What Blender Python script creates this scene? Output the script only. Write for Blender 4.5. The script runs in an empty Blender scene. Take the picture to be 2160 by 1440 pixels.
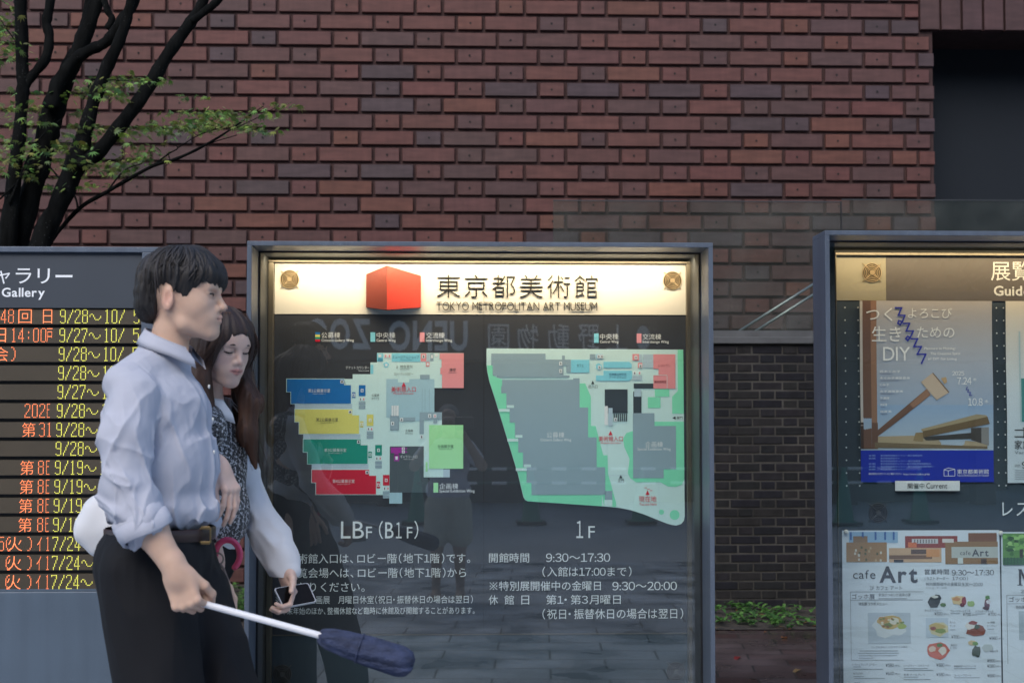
import bpy, bmesh, math, random
import numpy as np
from mathutils import Vector, Matrix

# ---------------------------------------------------------------- camera, sky, sun, exposure
SC = bpy.context.scene
COL = SC.collection
EYE = Vector((0.0, 0.0, 1.31))
F = 3000.0                      # focal length in photo pixels (2160 wide) = 50 mm
PITCH, YAW = math.radians(2.4), math.radians(1.9)
CX, CY = 1080.0, 762.3

cam = bpy.data.cameras.new('camera')
cam.lens, cam.sensor_width = 50.0, 36.0
cam.shift_y = (CY - 720.0) / 2160.0
cam.clip_start, cam.clip_end = 0.05, 500.0
cam.dof.use_dof = True
cam.dof.focus_distance = 5.38
cam.dof.aperture_fstop = 5.0
cam_ob = bpy.data.objects.new('camera', cam)
COL.objects.link(cam_ob)
cam_ob.location = EYE
cam_ob.rotation_euler = (math.pi / 2 + PITCH, 0, -YAW)
SC.camera = cam_ob

SUN_EL, SUN_AZ = math.radians(40), math.radians(200)     # azimuth clockwise from +Y: behind the camera
world = bpy.data.worlds.new('World')
SC.world = world
world.use_nodes = True
_nt = world.node_tree
_bg = _nt.nodes['Background']
_sky = _nt.nodes.new('ShaderNodeTexSky')
_sky.sky_type = 'NISHITA'
_sky.sun_disc = False
_sky.sun_elevation = SUN_EL
_sky.sun_rotation = SUN_AZ
_sky.air_density, _sky.dust_density, _sky.ozone_density = 1.0, 1.6, 1.2
_nt.links.new(_sky.outputs[0], _bg.inputs[0])
_bg.inputs[1].default_value = 0.14

sun = bpy.data.lights.new('sun', 'SUN')
sun.energy, sun.angle, sun.color = 1.0, math.radians(40), (1.0, 0.97, 0.93)
sun_ob = bpy.data.objects.new('sun', sun)
COL.objects.link(sun_ob)
_d = Vector((math.sin(SUN_AZ) * math.cos(SUN_EL), math.cos(SUN_AZ) * math.cos(SUN_EL), math.sin(SUN_EL)))
sun_ob.rotation_euler = (-_d).to_track_quat('-Z', 'Y').to_euler()
sun_ob.location = _d * 30

SC.view_settings.view_transform = 'Standard'
SC.view_settings.look = 'None'
SC.view_settings.exposure = 0.86
SC.view_settings.gamma = 1.0
SC.render.engine = 'CYCLES'
SC.cycles.max_bounces = 8
SC.cycles.transparent_max_bounces = 16
SC.cycles.caustics_reflective = False
SC.cycles.caustics_refractive = False
SC.cycles.sample_clamp_indirect = 4.0
SC.cycles.use_denoising = True

# ---------------------------------------------------------------- measuring helpers
_R = cam_ob.rotation_euler.to_matrix()
_right, _up, _fwd = _R @ Vector((1, 0, 0)), _R @ Vector((0, 1, 0)), _R @ Vector((0, 0, -1))


def P(px, py, Y):
    """world point on the plane y = Y measured at a photo pixel"""
    d = _fwd * F + _right * (px - CX) + _up * (CY - py)
    return EYE + d * (Y / d.y)


class Plane:
    """an upright surface at depth Y on which measurements are taken as a true rectangle grid"""

    def __init__(s, Y, x0, y0, x1, y1):
        s.Y = Y
        ym, xm = (y0 + y1) / 2, (x0 + x1) / 2
        a, b = P(x0, ym, Y).x, P(x1, ym, Y).x
        s.sx = (b - a) / (x1 - x0)
        s.ox = a - s.sx * x0
        a, b = P(xm, y0, Y).z, P(xm, y1, Y).z
        s.sz = (b - a) / (y1 - y0)
        s.oz = a - s.sz * y0

    def X(s, px): return s.ox + s.sx * px
    def Z(s, py): return s.oz + s.sz * py
    def pt(s, px, py, layer=0): return (s.X(px), s.Y - layer, s.Z(py))


# ---------------------------------------------------------------- mesh helpers
class G:
    """collects geometry in world coordinates, then links it as ONE mesh object"""

    def __init__(s, seed=0):
        s.v, s.f, s.c = [], [], []
        s.r = random.Random(seed)

    def add(s, vs, fs, col=None):
        n = len(s.v)
        s.v.extend([tuple(v) for v in vs])
        for f in fs:
            s.f.append(tuple(i + n for i in f))
            s.c.append(col or (1, 1, 1))
        return s

    def box(s, x0, x1, y0, y1, z0, z1, col=None, bev=0.0):
        if x0 > x1: x0, x1 = x1, x0
        if y0 > y1: y0, y1 = y1, y0
        if z0 > z1: z0, z1 = z1, z0
        if bev <= 0:
            vs = [(x, y, z) for x in (x0, x1) for y in (y0, y1) for z in (z0, z1)]
            return s.add(vs, [(0, 1, 3, 2), (4, 6, 7, 5), (0, 4, 5, 1), (2, 3, 7, 6), (0, 2, 6, 4), (1, 5, 7, 3)], col)
        bm = bmesh.new()
        bmesh.ops.create_cube(bm, size=1.0)
        for v in bm.verts:
            v.co = Vector(((x0 + x1) / 2 + v.co.x * (x1 - x0), (y0 + y1) / 2 + v.co.y * (y1 - y0), (z0 + z1) / 2 + v.co.z * (z1 - z0)))
        bmesh.ops.bevel(bm, geom=bm.edges[:], offset=bev, segments=2, affect='EDGES', profile=0.5)
        bm.verts.index_update()
        s.add([v.co for v in bm.verts], [[v.index for v in f.verts] for f in bm.faces], col)
        bm.free()
        return s

    def tube(s, pts, rad, n=10, col=None, cap=True, jit=0.0, flat=1.0):
        pts = [Vector(p) for p in pts]
        if not hasattr(rad, '__len__'): rad = [rad] * len(pts)
        t = (pts[1] - pts[0]).normalized()
        u = t.orthogonal().normalized()
        base = len(s.v)
        for i, p in enumerate(pts):
            a, b = pts[max(i - 1, 0)], pts[min(i + 1, len(pts) - 1)]
            t = (b - a).normalized()
            u = (u - t * u.dot(t)).normalized()
            w = t.cross(u)
            for k in range(n):
                an = 2 * math.pi * k / n
                r = rad[i] * (1 + s.r.uniform(-jit, jit))
                s.v.append(tuple(p + u * (math.cos(an) * r) + w * (math.sin(an) * r * flat)))
        for i in range(len(pts) - 1):
            for k in range(n):
                a, b = base + i * n + k, base + i * n + (k + 1) % n
                s.f.append((a, b, b + n, a + n)); s.c.append(col or (1, 1, 1))
        if cap:
            s.f.append(tuple(base + k for k in reversed(range(n)))); s.c.append(col or (1, 1, 1))
            e = base + (len(pts) - 1) * n
            s.f.append(tuple(e + k for k in range(n))); s.c.append(col or (1, 1, 1))
        return s

    def ring(s, c, r, w, n=40, ax='y', col=None, depth=0.002):
        """a flat wire ring facing -Y"""
        pts = [Vector((c[0] + r * math.cos(2 * math.pi * k / n), c[1], c[2] + r * math.sin(2 * math.pi * k / n))) for k in range(n + 1)]
        return s.tube(pts, w / 2, 6, col, cap=False)

    def disc(s, c, r, n=32, col=None):
        vs = [(c[0] + r * math.cos(-2 * math.pi * k / n), c[1], c[2] + r * math.sin(-2 * math.pi * k / n)) for k in range(n)]
        return s.add(vs, [tuple(reversed(range(n)))], col)

    def lathe(s, c, prof, n=24, col=None):
        base = len(s.v)
        for r, z in prof:
            for k in range(n):
                a = 2 * math.pi * k / n
                s.v.append((c[0] + r * math.cos(a), c[1] + r * math.sin(a), c[2] + z))
        for i in range(len(prof) - 1):
            for k in range(n):
                a, b = base + i * n + k, base + i * n + (k + 1) % n
                s.f.append((a, b, b + n, a + n)); s.c.append(col or (1, 1, 1))
        return s

    def obj(s, name, mat, parent=None, smooth=False, vcol=None):
        off = Vector(parent['_w']) if parent else Vector((0, 0, 0))
        me = bpy.data.meshes.new(name)
        me.from_pydata([(v[0] - off.x, v[1] - off.y, v[2] - off.z) for v in s.v], [], s.f)
        at = me.color_attributes.new('Col', 'FLOAT_COLOR', 'CORNER')
        if vcol is not None:
            li = np.zeros(len(me.loops), dtype=np.int32)
            me.loops.foreach_get('vertex_index', li)
            arr = np.ones((len(li), 4), dtype=np.float32)
            arr[:, :3] = np.asarray(vcol, dtype=np.float32)[li]
        else:
            cnt = np.array([len(f) for f in s.f], dtype=np.int32)
            arr = np.ones((int(cnt.sum()), 4), dtype=np.float32)
            arr[:, :3] = np.repeat(np.asarray(s.c, dtype=np.float32), cnt, axis=0)
        at.data.foreach_set('color', arr.ravel())
        if smooth:
            me.polygons.foreach_set('use_smooth', [True] * len(me.polygons))
        me.materials.append(mat)
        o = bpy.data.objects.new(name, me)
        COL.objects.link(o)
        if parent:
            o.parent = parent
        o['_w'] = tuple(off)
        return o


def thing(name, loc, label, cat, group=None):
    o = bpy.data.objects.new(name, None)
    o.empty_display_size = 0.1
    COL.objects.link(o)
    o.location = loc
    o['_w'] = tuple(loc)
    return tag(o, label, cat, group)


def tag(o, label=None, cat=None, group=None, kind=None):
    if label: o['label'] = label
    if cat: o['category'] = cat
    if group: o['group'] = group
    if kind: o['kind'] = kind
    return o


def spline(pts, sub=6):
    """Catmull-Rom through rows of numbers"""
    p = np.asarray(pts, dtype=float)
    p = np.vstack([2 * p[0] - p[1], p, 2 * p[-1] - p[-2]])
    out = []
    for i in range(1, len(p) - 2):
        for k in range(sub):
            t = k / sub
            a, b, c, d = p[i - 1], p[i], p[i + 1], p[i + 2]
            out.append(0.5 * (2 * b + (c - a) * t + (2 * a - 5 * b + 4 * c - d) * t * t + (3 * b - a - 3 * c + d) * t ** 3))
    out.append(p[-2])
    return np.array(out)


# ---------------------------------------------------------------- materials
def lin(r, g, b):
    f = lambda c: (c / 255 / 12.92) if c / 255 <= 0.04045 else ((c / 255 + 0.055) / 1.055) ** 2.4
    return (f(r), f(g), f(b))


def mat(name, color=None, rough=0.6, metal=0.0, vary=0.12, vscale=6.0, bump=0.0, bscale=60.0, attr=False,
        spec=0.5, speck=0.0, speck_scale=220.0, stretch=None, sss=0.0, transl=0.0, emit=None, sheen=0.0, streak=0.0):
    m = bpy.data.materials.new(name)
    m.use_nodes = True
    nt = m.node_tree
    N, L = nt.nodes, nt.links
    b = N['Principled BSDF']
    b.inputs['Roughness'].default_value = rough
    b.inputs['Metallic'].default_value = metal
    b.inputs['Specular IOR Level'].default_value = spec
    if sheen: b.inputs['Sheen Weight'].default_value = sheen
    tc = N.new('ShaderNodeTexCoord')
    vec = tc.outputs['Object']
    if stretch:
        mp = N.new('ShaderNodeMapping')
        mp.inputs['Scale'].default_value = stretch
        L.new(vec, mp.inputs[0]); vec = mp.outputs[0]
    if attr:
        a = N.new('ShaderNodeAttribute'); a.attribute_name = 'Col'
        base = a.outputs['Color']
    else:
        rgb = N.new('ShaderNodeRGB'); rgb.outputs[0].default_value = (*color, 1)
        base = rgb.outputs[0]
    if vary:
        n = N.new('ShaderNodeTexNoise'); n.inputs['Scale'].default_value = vscale; n.inputs['Detail'].default_value = 5
        L.new(vec, n.inputs[0])
        mr = N.new('ShaderNodeMapRange')
        mr.inputs[1].default_value, mr.inputs[2].default_value = 0.3, 0.7
        mr.inputs[3].default_value, mr.inputs[4].default_value = 1 - vary, 1 + vary
        L.new(n.outputs[0], mr.inputs[0])
        mx = N.new('ShaderNodeMix'); mx.data_type = 'RGBA'; mx.blend_type = 'MULTIPLY'; mx.inputs[0].default_value = 1
        L.new(base, mx.inputs[6]); L.new(mr.outputs[0], mx.inputs[7])
        base = mx.outputs[2]
    if speck:
        v = N.new('ShaderNodeTexVoronoi'); v.inputs['Scale'].default_value = speck_scale
        L.new(tc.outputs['Object'], v.inputs[0])
        n2 = N.new('ShaderNodeTexNoise'); n2.inputs['Scale'].default_value = 9
        L.new(tc.outputs['Object'], n2.inputs[0])
        sb = N.new('ShaderNodeMath'); sb.operation = 'MULTIPLY_ADD'; sb.inputs[1].default_value = 0.5; sb.inputs[2].default_value = -0.17
        L.new(n2.outputs[0], sb.inputs[0])
        lt = N.new('ShaderNodeMath'); lt.operation = 'LESS_THAN'
        L.new(v.outputs['Distance'], lt.inputs[0]); L.new(sb.outputs[0], lt.inputs[1])
        ml = N.new('ShaderNodeMath'); ml.operation = 'MULTIPLY'; ml.inputs[1].default_value = speck
        L.new(lt.outputs[0], ml.inputs[0])
        mx2 = N.new('ShaderNodeMix'); mx2.data_type = 'RGBA'; mx2.inputs[7].default_value = (0.45, 0.46, 0.47, 1)
        L.new(ml.outputs[0], mx2.inputs[0]); L.new(base, mx2.inputs[6])
        base = mx2.outputs[2]
    if streak:
        mp = N.new('ShaderNodeMapping'); mp.inputs['Scale'].default_value = (9, 9, 0.7)
        L.new(tc.outputs['Object'], mp.inputs[0])
        n3 = N.new('ShaderNodeTexNoise'); n3.inputs['Scale'].default_value = 2.5; n3.inputs['Detail'].default_value = 4
        L.new(mp.outputs[0], n3.inputs[0])
        mr3 = N.new('ShaderNodeMapRange'); mr3.inputs[1].default_value, mr3.inputs[2].default_value = 0.35, 0.7
        mr3.inputs[3].default_value, mr3.inputs[4].default_value = 1 - streak, 1 + streak
        L.new(n3.outputs[0], mr3.inputs[0])
        mx3 = N.new('ShaderNodeMix'); mx3.data_type = 'RGBA'; mx3.blend_type = 'MULTIPLY'; mx3.inputs[0].default_value = 1
        L.new(base, mx3.inputs[6]); L.new(mr3.outputs[0], mx3.inputs[7])
        base = mx3.outputs[2]
    L.new(base, b.inputs['Base Color'])
    if bump:
        n = N.new('ShaderNodeTexNoise'); n.inputs['Scale'].default_value = bscale; n.inputs['Detail'].default_value = 6
        L.new(vec, n.inputs[0])
        bp = N.new('ShaderNodeBump'); bp.inputs['Strength'].default_value = bump; bp.inputs['Distance'].default_value = 0.01
        L.new(n.outputs[0], bp.inputs['Height']); L.new(bp.outputs[0], b.inputs['Normal'])
    if sss:
        b.inputs['Subsurface Weight'].default_value = sss
        b.inputs['Subsurface Radius'].default_value = (0.02, 0.008, 0.004)
        b.inputs['Subsurface Scale'].default_value = 0.4
    if emit:
        L.new(base, b.inputs['Emission Color']); b.inputs['Emission Strength'].default_value = emit
    if transl:
        tr = N.new('ShaderNodeBsdfTranslucent'); L.new(base, tr.inputs[0])
        ms = N.new('ShaderNodeMixShader'); ms.inputs[0].default_value = transl
        L.new(b.outputs[0], ms.inputs[1]); L.new(tr.outputs[0], ms.inputs[2])
        L.new(ms.outputs[0], N['Material Output'].inputs[0])
    return m


def glass_mat(name, tint, r0=0.05, dirt=0.0):
    m = bpy.data.materials.new(name)
    m.use_nodes = True
    N, L = m.node_tree.nodes, m.node_tree.links
    N.remove(N['Principled BSDF'])
    lw = N.new('ShaderNodeLayerWeight'); lw.inputs[0].default_value = 0.5
    pw = N.new('ShaderNodeMath'); pw.operation = 'POWER'; pw.inputs[1].default_value = 5
    L.new(lw.outputs['Facing'], pw.inputs[0])
    ma = N.new('ShaderNodeMath'); ma.operation = 'MULTIPLY_ADD'; ma.inputs[1].default_value = 1 - r0; ma.inputs[2].default_value = r0
    L.new(pw.outputs[0], ma.inputs[0])
    tr = N.new('ShaderNodeBsdfTransparent'); tr.inputs[0].default_value = (*tint, 1)
    gl = N.new('ShaderNodeBsdfGlossy'); gl.inputs['Roughness'].default_value = 0.0
    ms = N.new('ShaderNodeMixShader')
    L.new(ma.outputs[0], ms.inputs[0]); L.new(tr.outputs[0], ms.inputs[1]); L.new(gl.outputs[0], ms.inputs[2])
    out = ms.outputs[0]
    if dirt:
        tc = N.new('ShaderNodeTexCoord')
        n = N.new('ShaderNodeTexNoise'); n.inputs['Scale'].default_value = 3; n.inputs['Detail'].default_value = 8
        L.new(tc.outputs['Object'], n.inputs[0])
        v = N.new('ShaderNodeTexVoronoi'); v.inputs['Scale'].default_value = 90
        L.new(tc.outputs['Object'], v.inputs[0])
        lt = N.new('ShaderNodeMath'); lt.operation = 'LESS_THAN'; lt.inputs[1].default_value = 0.09
        L.new(v.outputs['Distance'], lt.inputs[0])
        gt = N.new('ShaderNodeMath'); gt.operation = 'GREATER_THAN'; gt.inputs[1].default_value = 0.56
        L.new(n.outputs[0], gt.inputs[0])
        mu = N.new('ShaderNodeMath'); mu.operation = 'MULTIPLY'; L.new(lt.outputs[0], mu.inputs[0]); L.new(gt.outputs[0], mu.inputs[1])
        m2 = N.new('ShaderNodeMath'); m2.operation = 'MULTIPLY_ADD'; m2.inputs[1].default_value = 0.35
        L.new(mu.outputs[0], m2.inputs[0])
        mr = N.new('ShaderNodeMapRange'); mr.inputs[1].default_value, mr.inputs[2].default_value = 0.4, 0.8
        mr.inputs[3].default_value, mr.inputs[4].default_value = dirt * 0.3, dirt
        L.new(n.outputs[0], mr.inputs[0]); L.new(mr.outputs[0], m2.inputs[2])
        df = N.new('ShaderNodeBsdfDiffuse'); df.inputs[0].default_value = (0.5, 0.52, 0.5, 1)
        ms2 = N.new('ShaderNodeMixShader')
        L.new(m2.outputs[0], ms2.inputs[0]); L.new(out, ms2.inputs[1]); L.new(df.outputs[0], ms2.inputs[2])
        out = ms2.outputs[0]
    L.new(out, N['Material Output'].inputs[0])
    return m


def paver_mat(name, cols, bw, bh, rough, rot=0.0, mortar=(0.03, 0.028, 0.027), msize=0.012, offset=0.5):
    m = bpy.data.materials.new(name)
    m.use_nodes = True
    N, L = m.node_tree.nodes, m.node_tree.links
    b = N['Principled BSDF']
    tc = N.new('ShaderNodeTexCoord')
    mp = N.new('ShaderNodeMapping'); mp.inputs['Rotation'].default_value = (0, 0, rot)
    L.new(tc.outputs['Object'], mp.inputs[0])
    br = N.new('ShaderNodeTexBrick')
    br.inputs['Scale'].default_value = 1.0
    br.inputs['Brick Width'].default_value, br.inputs['Row Height'].default_value = bw, bh
    br.inputs['Mortar Size'].default_value = msize / 2
    br.inputs['Mortar Smooth'].default_value = 0.2
    br.offset = offset
    br.inputs['Color1'].default_value = (*cols[0], 1); br.inputs['Color2'].default_value = (*cols[1], 1)
    br.inputs['Mortar'].default_value = (*mortar, 1)
    L.new(mp.outputs[0], br.inputs[0])
    n = N.new('ShaderNodeTexNoise'); n.inputs['Scale'].default_value = 2.2; n.inputs['Detail'].default_value = 8
    L.new(tc.outputs['Object'], n.inputs[0])
    mr = N.new('ShaderNodeMapRange'); mr.inputs[1].default_value, mr.inputs[2].default_value = 0.3, 0.7
    mr.inputs[3].default_value, mr.inputs[4].default_value = 0.55, 1.35
    L.new(n.outputs[0], mr.inputs[0])
    mx = N.new('ShaderNodeMix'); mx.data_type = 'RGBA'; mx.blend_type = 'MULTIPLY'; mx.inputs[0].default_value = 1
    L.new(br.outputs['Color'], mx.inputs[6]); L.new(mr.outputs[0], mx.inputs[7])
    L.new(mx.outputs[2], b.inputs['Base Color'])
    mr2 = N.new('ShaderNodeMapRange'); mr2.inputs[1].default_value, mr2.inputs[2].default_value = 0.35, 0.65
    mr2.inputs[3].default_value, mr2.inputs[4].default_value = rough * 0.55, min(1, rough * 1.4)
    L.new(n.outputs[0], mr2.inputs[0]); L.new(mr2.outputs[0], b.inputs['Roughness'])
    n2 = N.new('ShaderNodeTexNoise'); n2.inputs['Scale'].default_value = 70; n2.inputs['Detail'].default_value = 4
    L.new(tc.outputs['Object'], n2.inputs[0])
    ad = N.new('ShaderNodeMath'); ad.operation = 'MULTIPLY_ADD'; ad.inputs[1].default_value = 0.15
    inv = N.new('ShaderNodeMath'); inv.operation = 'SUBTRACT'; inv.inputs[0].default_value = 1
    L.new(br.outputs['Fac'], inv.inputs[1])
    L.new(n2.outputs[0], ad.inputs[0]); L.new(inv.outputs[0], ad.inputs[2])
    bp = N.new('ShaderNodeBump'); bp.inputs['Strength'].default_value = 0.6; bp.inputs['Distance'].default_value = 0.008
    L.new(ad.outputs[0], bp.inputs['Height']); L.new(bp.outputs[0], b.inputs['Normal'])
    return m


M = {}
M['frame'] = mat('steel_blue_paint', (0.088, 0.112, 0.152), 0.42, vary=0.10, vscale=3, bump=0.05, bscale=250, speck=0.5, speck_scale=160, streak=0.12)
M['frame_dark'] = mat('dark_inner_paint', (0.035, 0.04, 0.046), 0.5, vary=0.15, vscale=5)
M['charcoal'] = mat('charcoal_board', (0.038, 0.042, 0.055), 0.6, spec=.3, vary=0.10, vscale=4)
M['slate'] = mat('slate_board', (0.040, 0.058, 0.076), 0.6, spec=.3, vary=0.12, vscale=4)
M['alu'] = mat('anodised_metal', (0.16, 0.14, 0.11), 0.4, metal=0.6, vary=0.1)
M['banner'] = mat('white_banner_panel', (0.80, 0.78, 0.74), 0.6, vary=0.02)
M['print'] = mat('printed_ink', attr=True, rough=0.5, vary=0.03, vscale=5)
M['paper'] = mat('printed_paper', attr=True, rough=0.55, vary=0.03, vscale=4, bump=0.08, bscale=9)
M['black_letter'] = mat('black_letter_metal', (0.02, 0.018, 0.016), 0.4, vary=0.05)
M['grille'] = mat('grille_wire', (0.55, 0.42, 0.26), 0.35, metal=0.6, vary=0.1)
M['grille_dark'] = mat('dusty_grille_wire', (0.06, 0.06, 0.06), 0.6, vary=0.3, vscale=60)
M['hole'] = mat('painted_gap_shade', (0.008, 0.008, 0.008), 0.9, vary=0)  # near-black that paints the shade inside holes and gaps
M['glass'] = glass_mat('case_glass', (0.93, 0.97, 0.965), 0.10, dirt=0.008)
M['rail_glass'] = glass_mat('green_rail_glass', (0.82, 0.88, 0.85), 0.045, dirt=0.06)
M['brick'] = mat('clay_tile_brick', attr=True, rough=0.6, spec=.3, vary=0.2, vscale=5, bump=0.12, bscale=120, stretch=(1, 1, 4.5), streak=0.07)
M['mortar'] = mat('dark_red_mortar', (0.046, 0.022, 0.021), 0.9, vary=0.25, vscale=12, bump=0.3, bscale=80)
M['dkbrick'] = mat('engineering_brick', attr=True, rough=0.7, spec=.15, vary=0.25, vscale=14, bump=0.2, bscale=90)
M['dkmortar'] = mat('grey_mortar', (0.042, 0.039, 0.034), 0.9, vary=0.85, vscale=2.2, bump=0.3, bscale=80)
M['coping'] = mat('coping_stone', (0.07, 0.072, 0.075), 0.6, vary=0.2, vscale=8)
M['panel_dark'] = mat('dark_door_panel', (0.012, 0.016, 0.022), 0.6, spec=.2, vary=0.08, vscale=1)
M['steel'] = mat('brushed_steel', (0.30, 0.31, 0.32), 0.3, metal=0.9, vary=0.06)
M['soil'] = mat('damp_soil', (0.035, 0.027, 0.02), 0.95, vary=0.45, vscale=14, bump=0.8, bscale=40)
M['leaf'] = mat('leaf', attr=True, rough=0.5, vary=0.25, vscale=5, transl=0.35)
M['bark'] = mat('wet_dark_bark', (0.006, 0.0065, 0.0065), 0.9, spec=.06, vary=0.5, vscale=18, bump=0.8, bscale=45, speck=0.10, speck_scale=60, stretch=(1, 1, 0.35))
M['led_panel'] = mat('led_panel', (0.060, 0.047, 0.030), 0.6, vary=0.12, vscale=5)
M['black'] = mat('black_plastic', (0.012, 0.013, 0.015), 0.4, vary=0.1)
# ---------------------------------------------------------------- lettering
_GC = {}
FW = {c: chr(ord(c) + 0xFEE0) for c in '0123456789'}


def _raw(s, off):
    cu = bpy.data.curves.new('lettering', 'FONT')
    cu.body, cu.resolution_u, cu.offset = s, 3, off
    o = bpy.data.objects.new('lettering', cu)
    COL.objects.link(o)
    me = bpy.data.meshes.new_from_object(o.evaluated_get(bpy.context.evaluated_depsgraph_get()))
    v = np.array([(p.co.x, p.co.y) for p in me.vertices]).reshape(-1, 2)
    f = [tuple(p.vertices) for p in me.polygons]
    bpy.data.objects.remove(o); bpy.data.curves.remove(cu); bpy.data.meshes.remove(me)
    return v, f


def glyph(ch, off):
    k = (ch, off)
    if k in _GC: return _GC[k]
    if ch in ' ':
        r = (np.zeros((0, 2)), [], 0.3)
    elif ch == '※':
        v, f = [], []
        def q4(cx, cy, ax, ay, bx, by):
            n = len(v); v.extend([(cx - ax - bx, cy - ay - by), (cx + ax - bx, cy + ay - by), (cx + ax + bx, cy + ay + by), (cx - ax + bx, cy - ay + by)]); f.append((n, n + 1, n + 2, n + 3))
        q4(.5, .38, .36, .36, -.022, .022); q4(.5, .38, .36, -.36, .022, .022)
        for cx, cy in ((.5, .68), (.5, .08), (.2, .38), (.8, .38)): q4(cx, cy, .055, 0, 0, .055)
        r = (np.array(v), f, 1.0)
    elif ch == '　':
        r = (np.zeros((0, 2)), [], 1.0)
    else:
        c = FW.get(ch, ch)
        v, f = _raw(c, off)
        if len(v) == 0:
            r = (v, f, 0.5)
        else:
            x0, x1 = v[:, 0].min(), v[:, 0].max()
            if ch in FW:
                v = v - [(x0 + x1) / 2 - 0.29, 0]; adv = 0.58
            elif ch in '（）':
                v = v - [(x0 + x1) / 2 - 0.27, 0]; adv = 0.54
            elif ch in '、。・':
                v = v - [x0 - 0.06, 0]; adv = 0.62 if ch != '・' else 0.55
            elif ord(ch) > 0x2000:
                adv = 1.0
                v = v - [(x0 + x1) / 2 - 0.5, 0]
            else:
                v = v - [x0 - 0.045, 0]; adv = (x1 - x0) + 0.09
        r = (v, f, adv)
    _GC[k] = r
    return r


def layout(s, off=0.0, track=0.0):
    x, V, Fc = 0.0, [], []
    n = 0
    for ch in s:
        v, f, adv = glyph(ch, off)
        if len(v):
            V.append(v + [x, 0]); Fc += [tuple(i + n for i in q) for q in f]; n += len(v)
        x += adv + track
    return np.vstack(V), Fc


def text(g, pl, s, x0, y0, x1, y1, col, layer=0.003, off=0.0, track=0.0, depth=0.0, slant=0.0):
    """ink box of s laid to (x0,y0)-(x1,y1) measured on plane pl"""
    v, f = layout(s, off, track)
    a, b = v.min(0), v.max(0)
    u = (v - a) / np.maximum(b - a, 1e-6)
    px = x0 + u[:, 0] * (x1 - x0) + slant * u[:, 1]
    py = y1 + u[:, 1] * (y0 - y1)
    vs = [(pl.X(p), pl.Y - layer, pl.Z(q)) for p, q in zip(px, py)]
    if depth <= 0:
        g.add(vs, f, col)
        return
    n = len(vs)
    back = [(x, y + depth, z) for x, y, z in vs]
    cnt = {}
    for q in f:
        for i in range(len(q)):
            e = (q[i], q[(i + 1) % len(q)])
            cnt[e] = cnt.get(e, 0) + 1
    sides = [(e[1], e[0], e[0] + n, e[1] + n) for e in cnt if (e[1], e[0]) not in cnt]
    g.add(vs + back, list(f) + sides, col)


def poly(g, pl, pts, col, layer=0.001):
    g.add([pl.pt(x, y, layer) for x, y in pts], [tuple(reversed(range(len(pts))))], col)


def rect(g, pl, x0, y0, x1, y1, col, layer=0.001):
    poly(g, pl, [(x0, y0), (x1, y0), (x1, y1), (x0, y1)], col, layer)


def rpoly(pts, r, n=5):
    """rounds chosen corners: pts rows (x, y, rounded?)"""
    out = []
    k = len(pts)
    for i, p in enumerate(pts):
        if len(p) < 3 or not p[2]:
            out.append((p[0], p[1])); continue
        c = Vector(p[:2]); a = (Vector(pts[i - 1][:2]) - c); b = (Vector(pts[(i + 1) % k][:2]) - c)
        rr = min(p[2], a.length / 2, b.length / 2)
        a, b = c + a.normalized() * rr, c + b.normalized() * rr
        for j in range(n + 1):
            t = j / n
            q = a * (1 - t) ** 2 + c * 2 * t * (1 - t) + b * t * t
            out.append((q.x, q.y))
    return out
# ---------------------------------------------------------------- ground
def sheet(name, x0, x1, y0, y1, z, m):
    g = G()
    g.add([(x0, y0, z), (x1, y0, z), (x1, y1, z), (x0, y1, z)], [(0, 1, 2, 3)])
    return tag(g.obj(name, m), kind='structure')


M['pavers'] = paver_mat('red_clay_pavers', [(0.042, 0.020, 0.018), (0.082, 0.060, 0.058)], 0.40, 0.19, 0.34, rot=math.radians(7))
M['slabs'] = paver_mat('sky_tinted_slabs', [(0.35, 0.40, 0.46), (0.43, 0.48, 0.54)], 0.60, 0.30, 0.42, rot=math.radians(-3), mortar=(0.10, 0.10, 0.10), msize=0.014)  # blue sky reflected on wet slabs is put into the base colours
M['street'] = mat('sky_tinted_concrete', (0.37, 0.40, 0.43), 0.6, vary=0.12, vscale=0.7, bump=0.1, bscale=30)  # bluish tint paints the sky's reflection on wet ground
sheet('ground', -90, 90, -120, 60, -0.02, M['street'])
sheet('paving', -12, 12, -3.0, 5.85, -0.004, M['slabs'])
sheet('pavement', -12, 12, 5.85, 11.6, 0.0, M['pavers'])

# planting bed against the walls
WALL_Y, RET_Y = 11.5, 10.0
BED_Y = 8.93
sheet('soil', -12, 12, BED_Y, 11.6, 0.006, M['soil'])

# ---------------------------------------------------------------- museum wall of large tile bricks
wp = Plane(WALL_Y, 165, 50, 1912, 480)
PER = wp.sx * 173.6
ROWH = -wp.sz * 34.85
XA, ZA = wp.X(895.8), wp.Z(14.5)
ST, HD, JT, BH = PER * 0.630, PER * 0.292, PER * 0.039, ROWH * 0.80
JAMB, LINT0, LINT_B = wp.X(1973), wp.X(1944), wp.Z(55)
LINT_T = LINT_B + 0.42
XL, XR2, XR = wp.X(-520), wp.X(2520), wp.X(2900)
BRICKS = [((0.098, 0.038, 0.033), 6), ((0.088, 0.037, 0.034), 5), ((0.072, 0.038, 0.037), 4), ((0.056, 0.036, 0.040), 3), ((0.110, 0.043, 0.032), 2), ((0.078, 0.037, 0.035), 4)]
_pal = [c for c, w in BRICKS for _ in range(w)]


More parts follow.
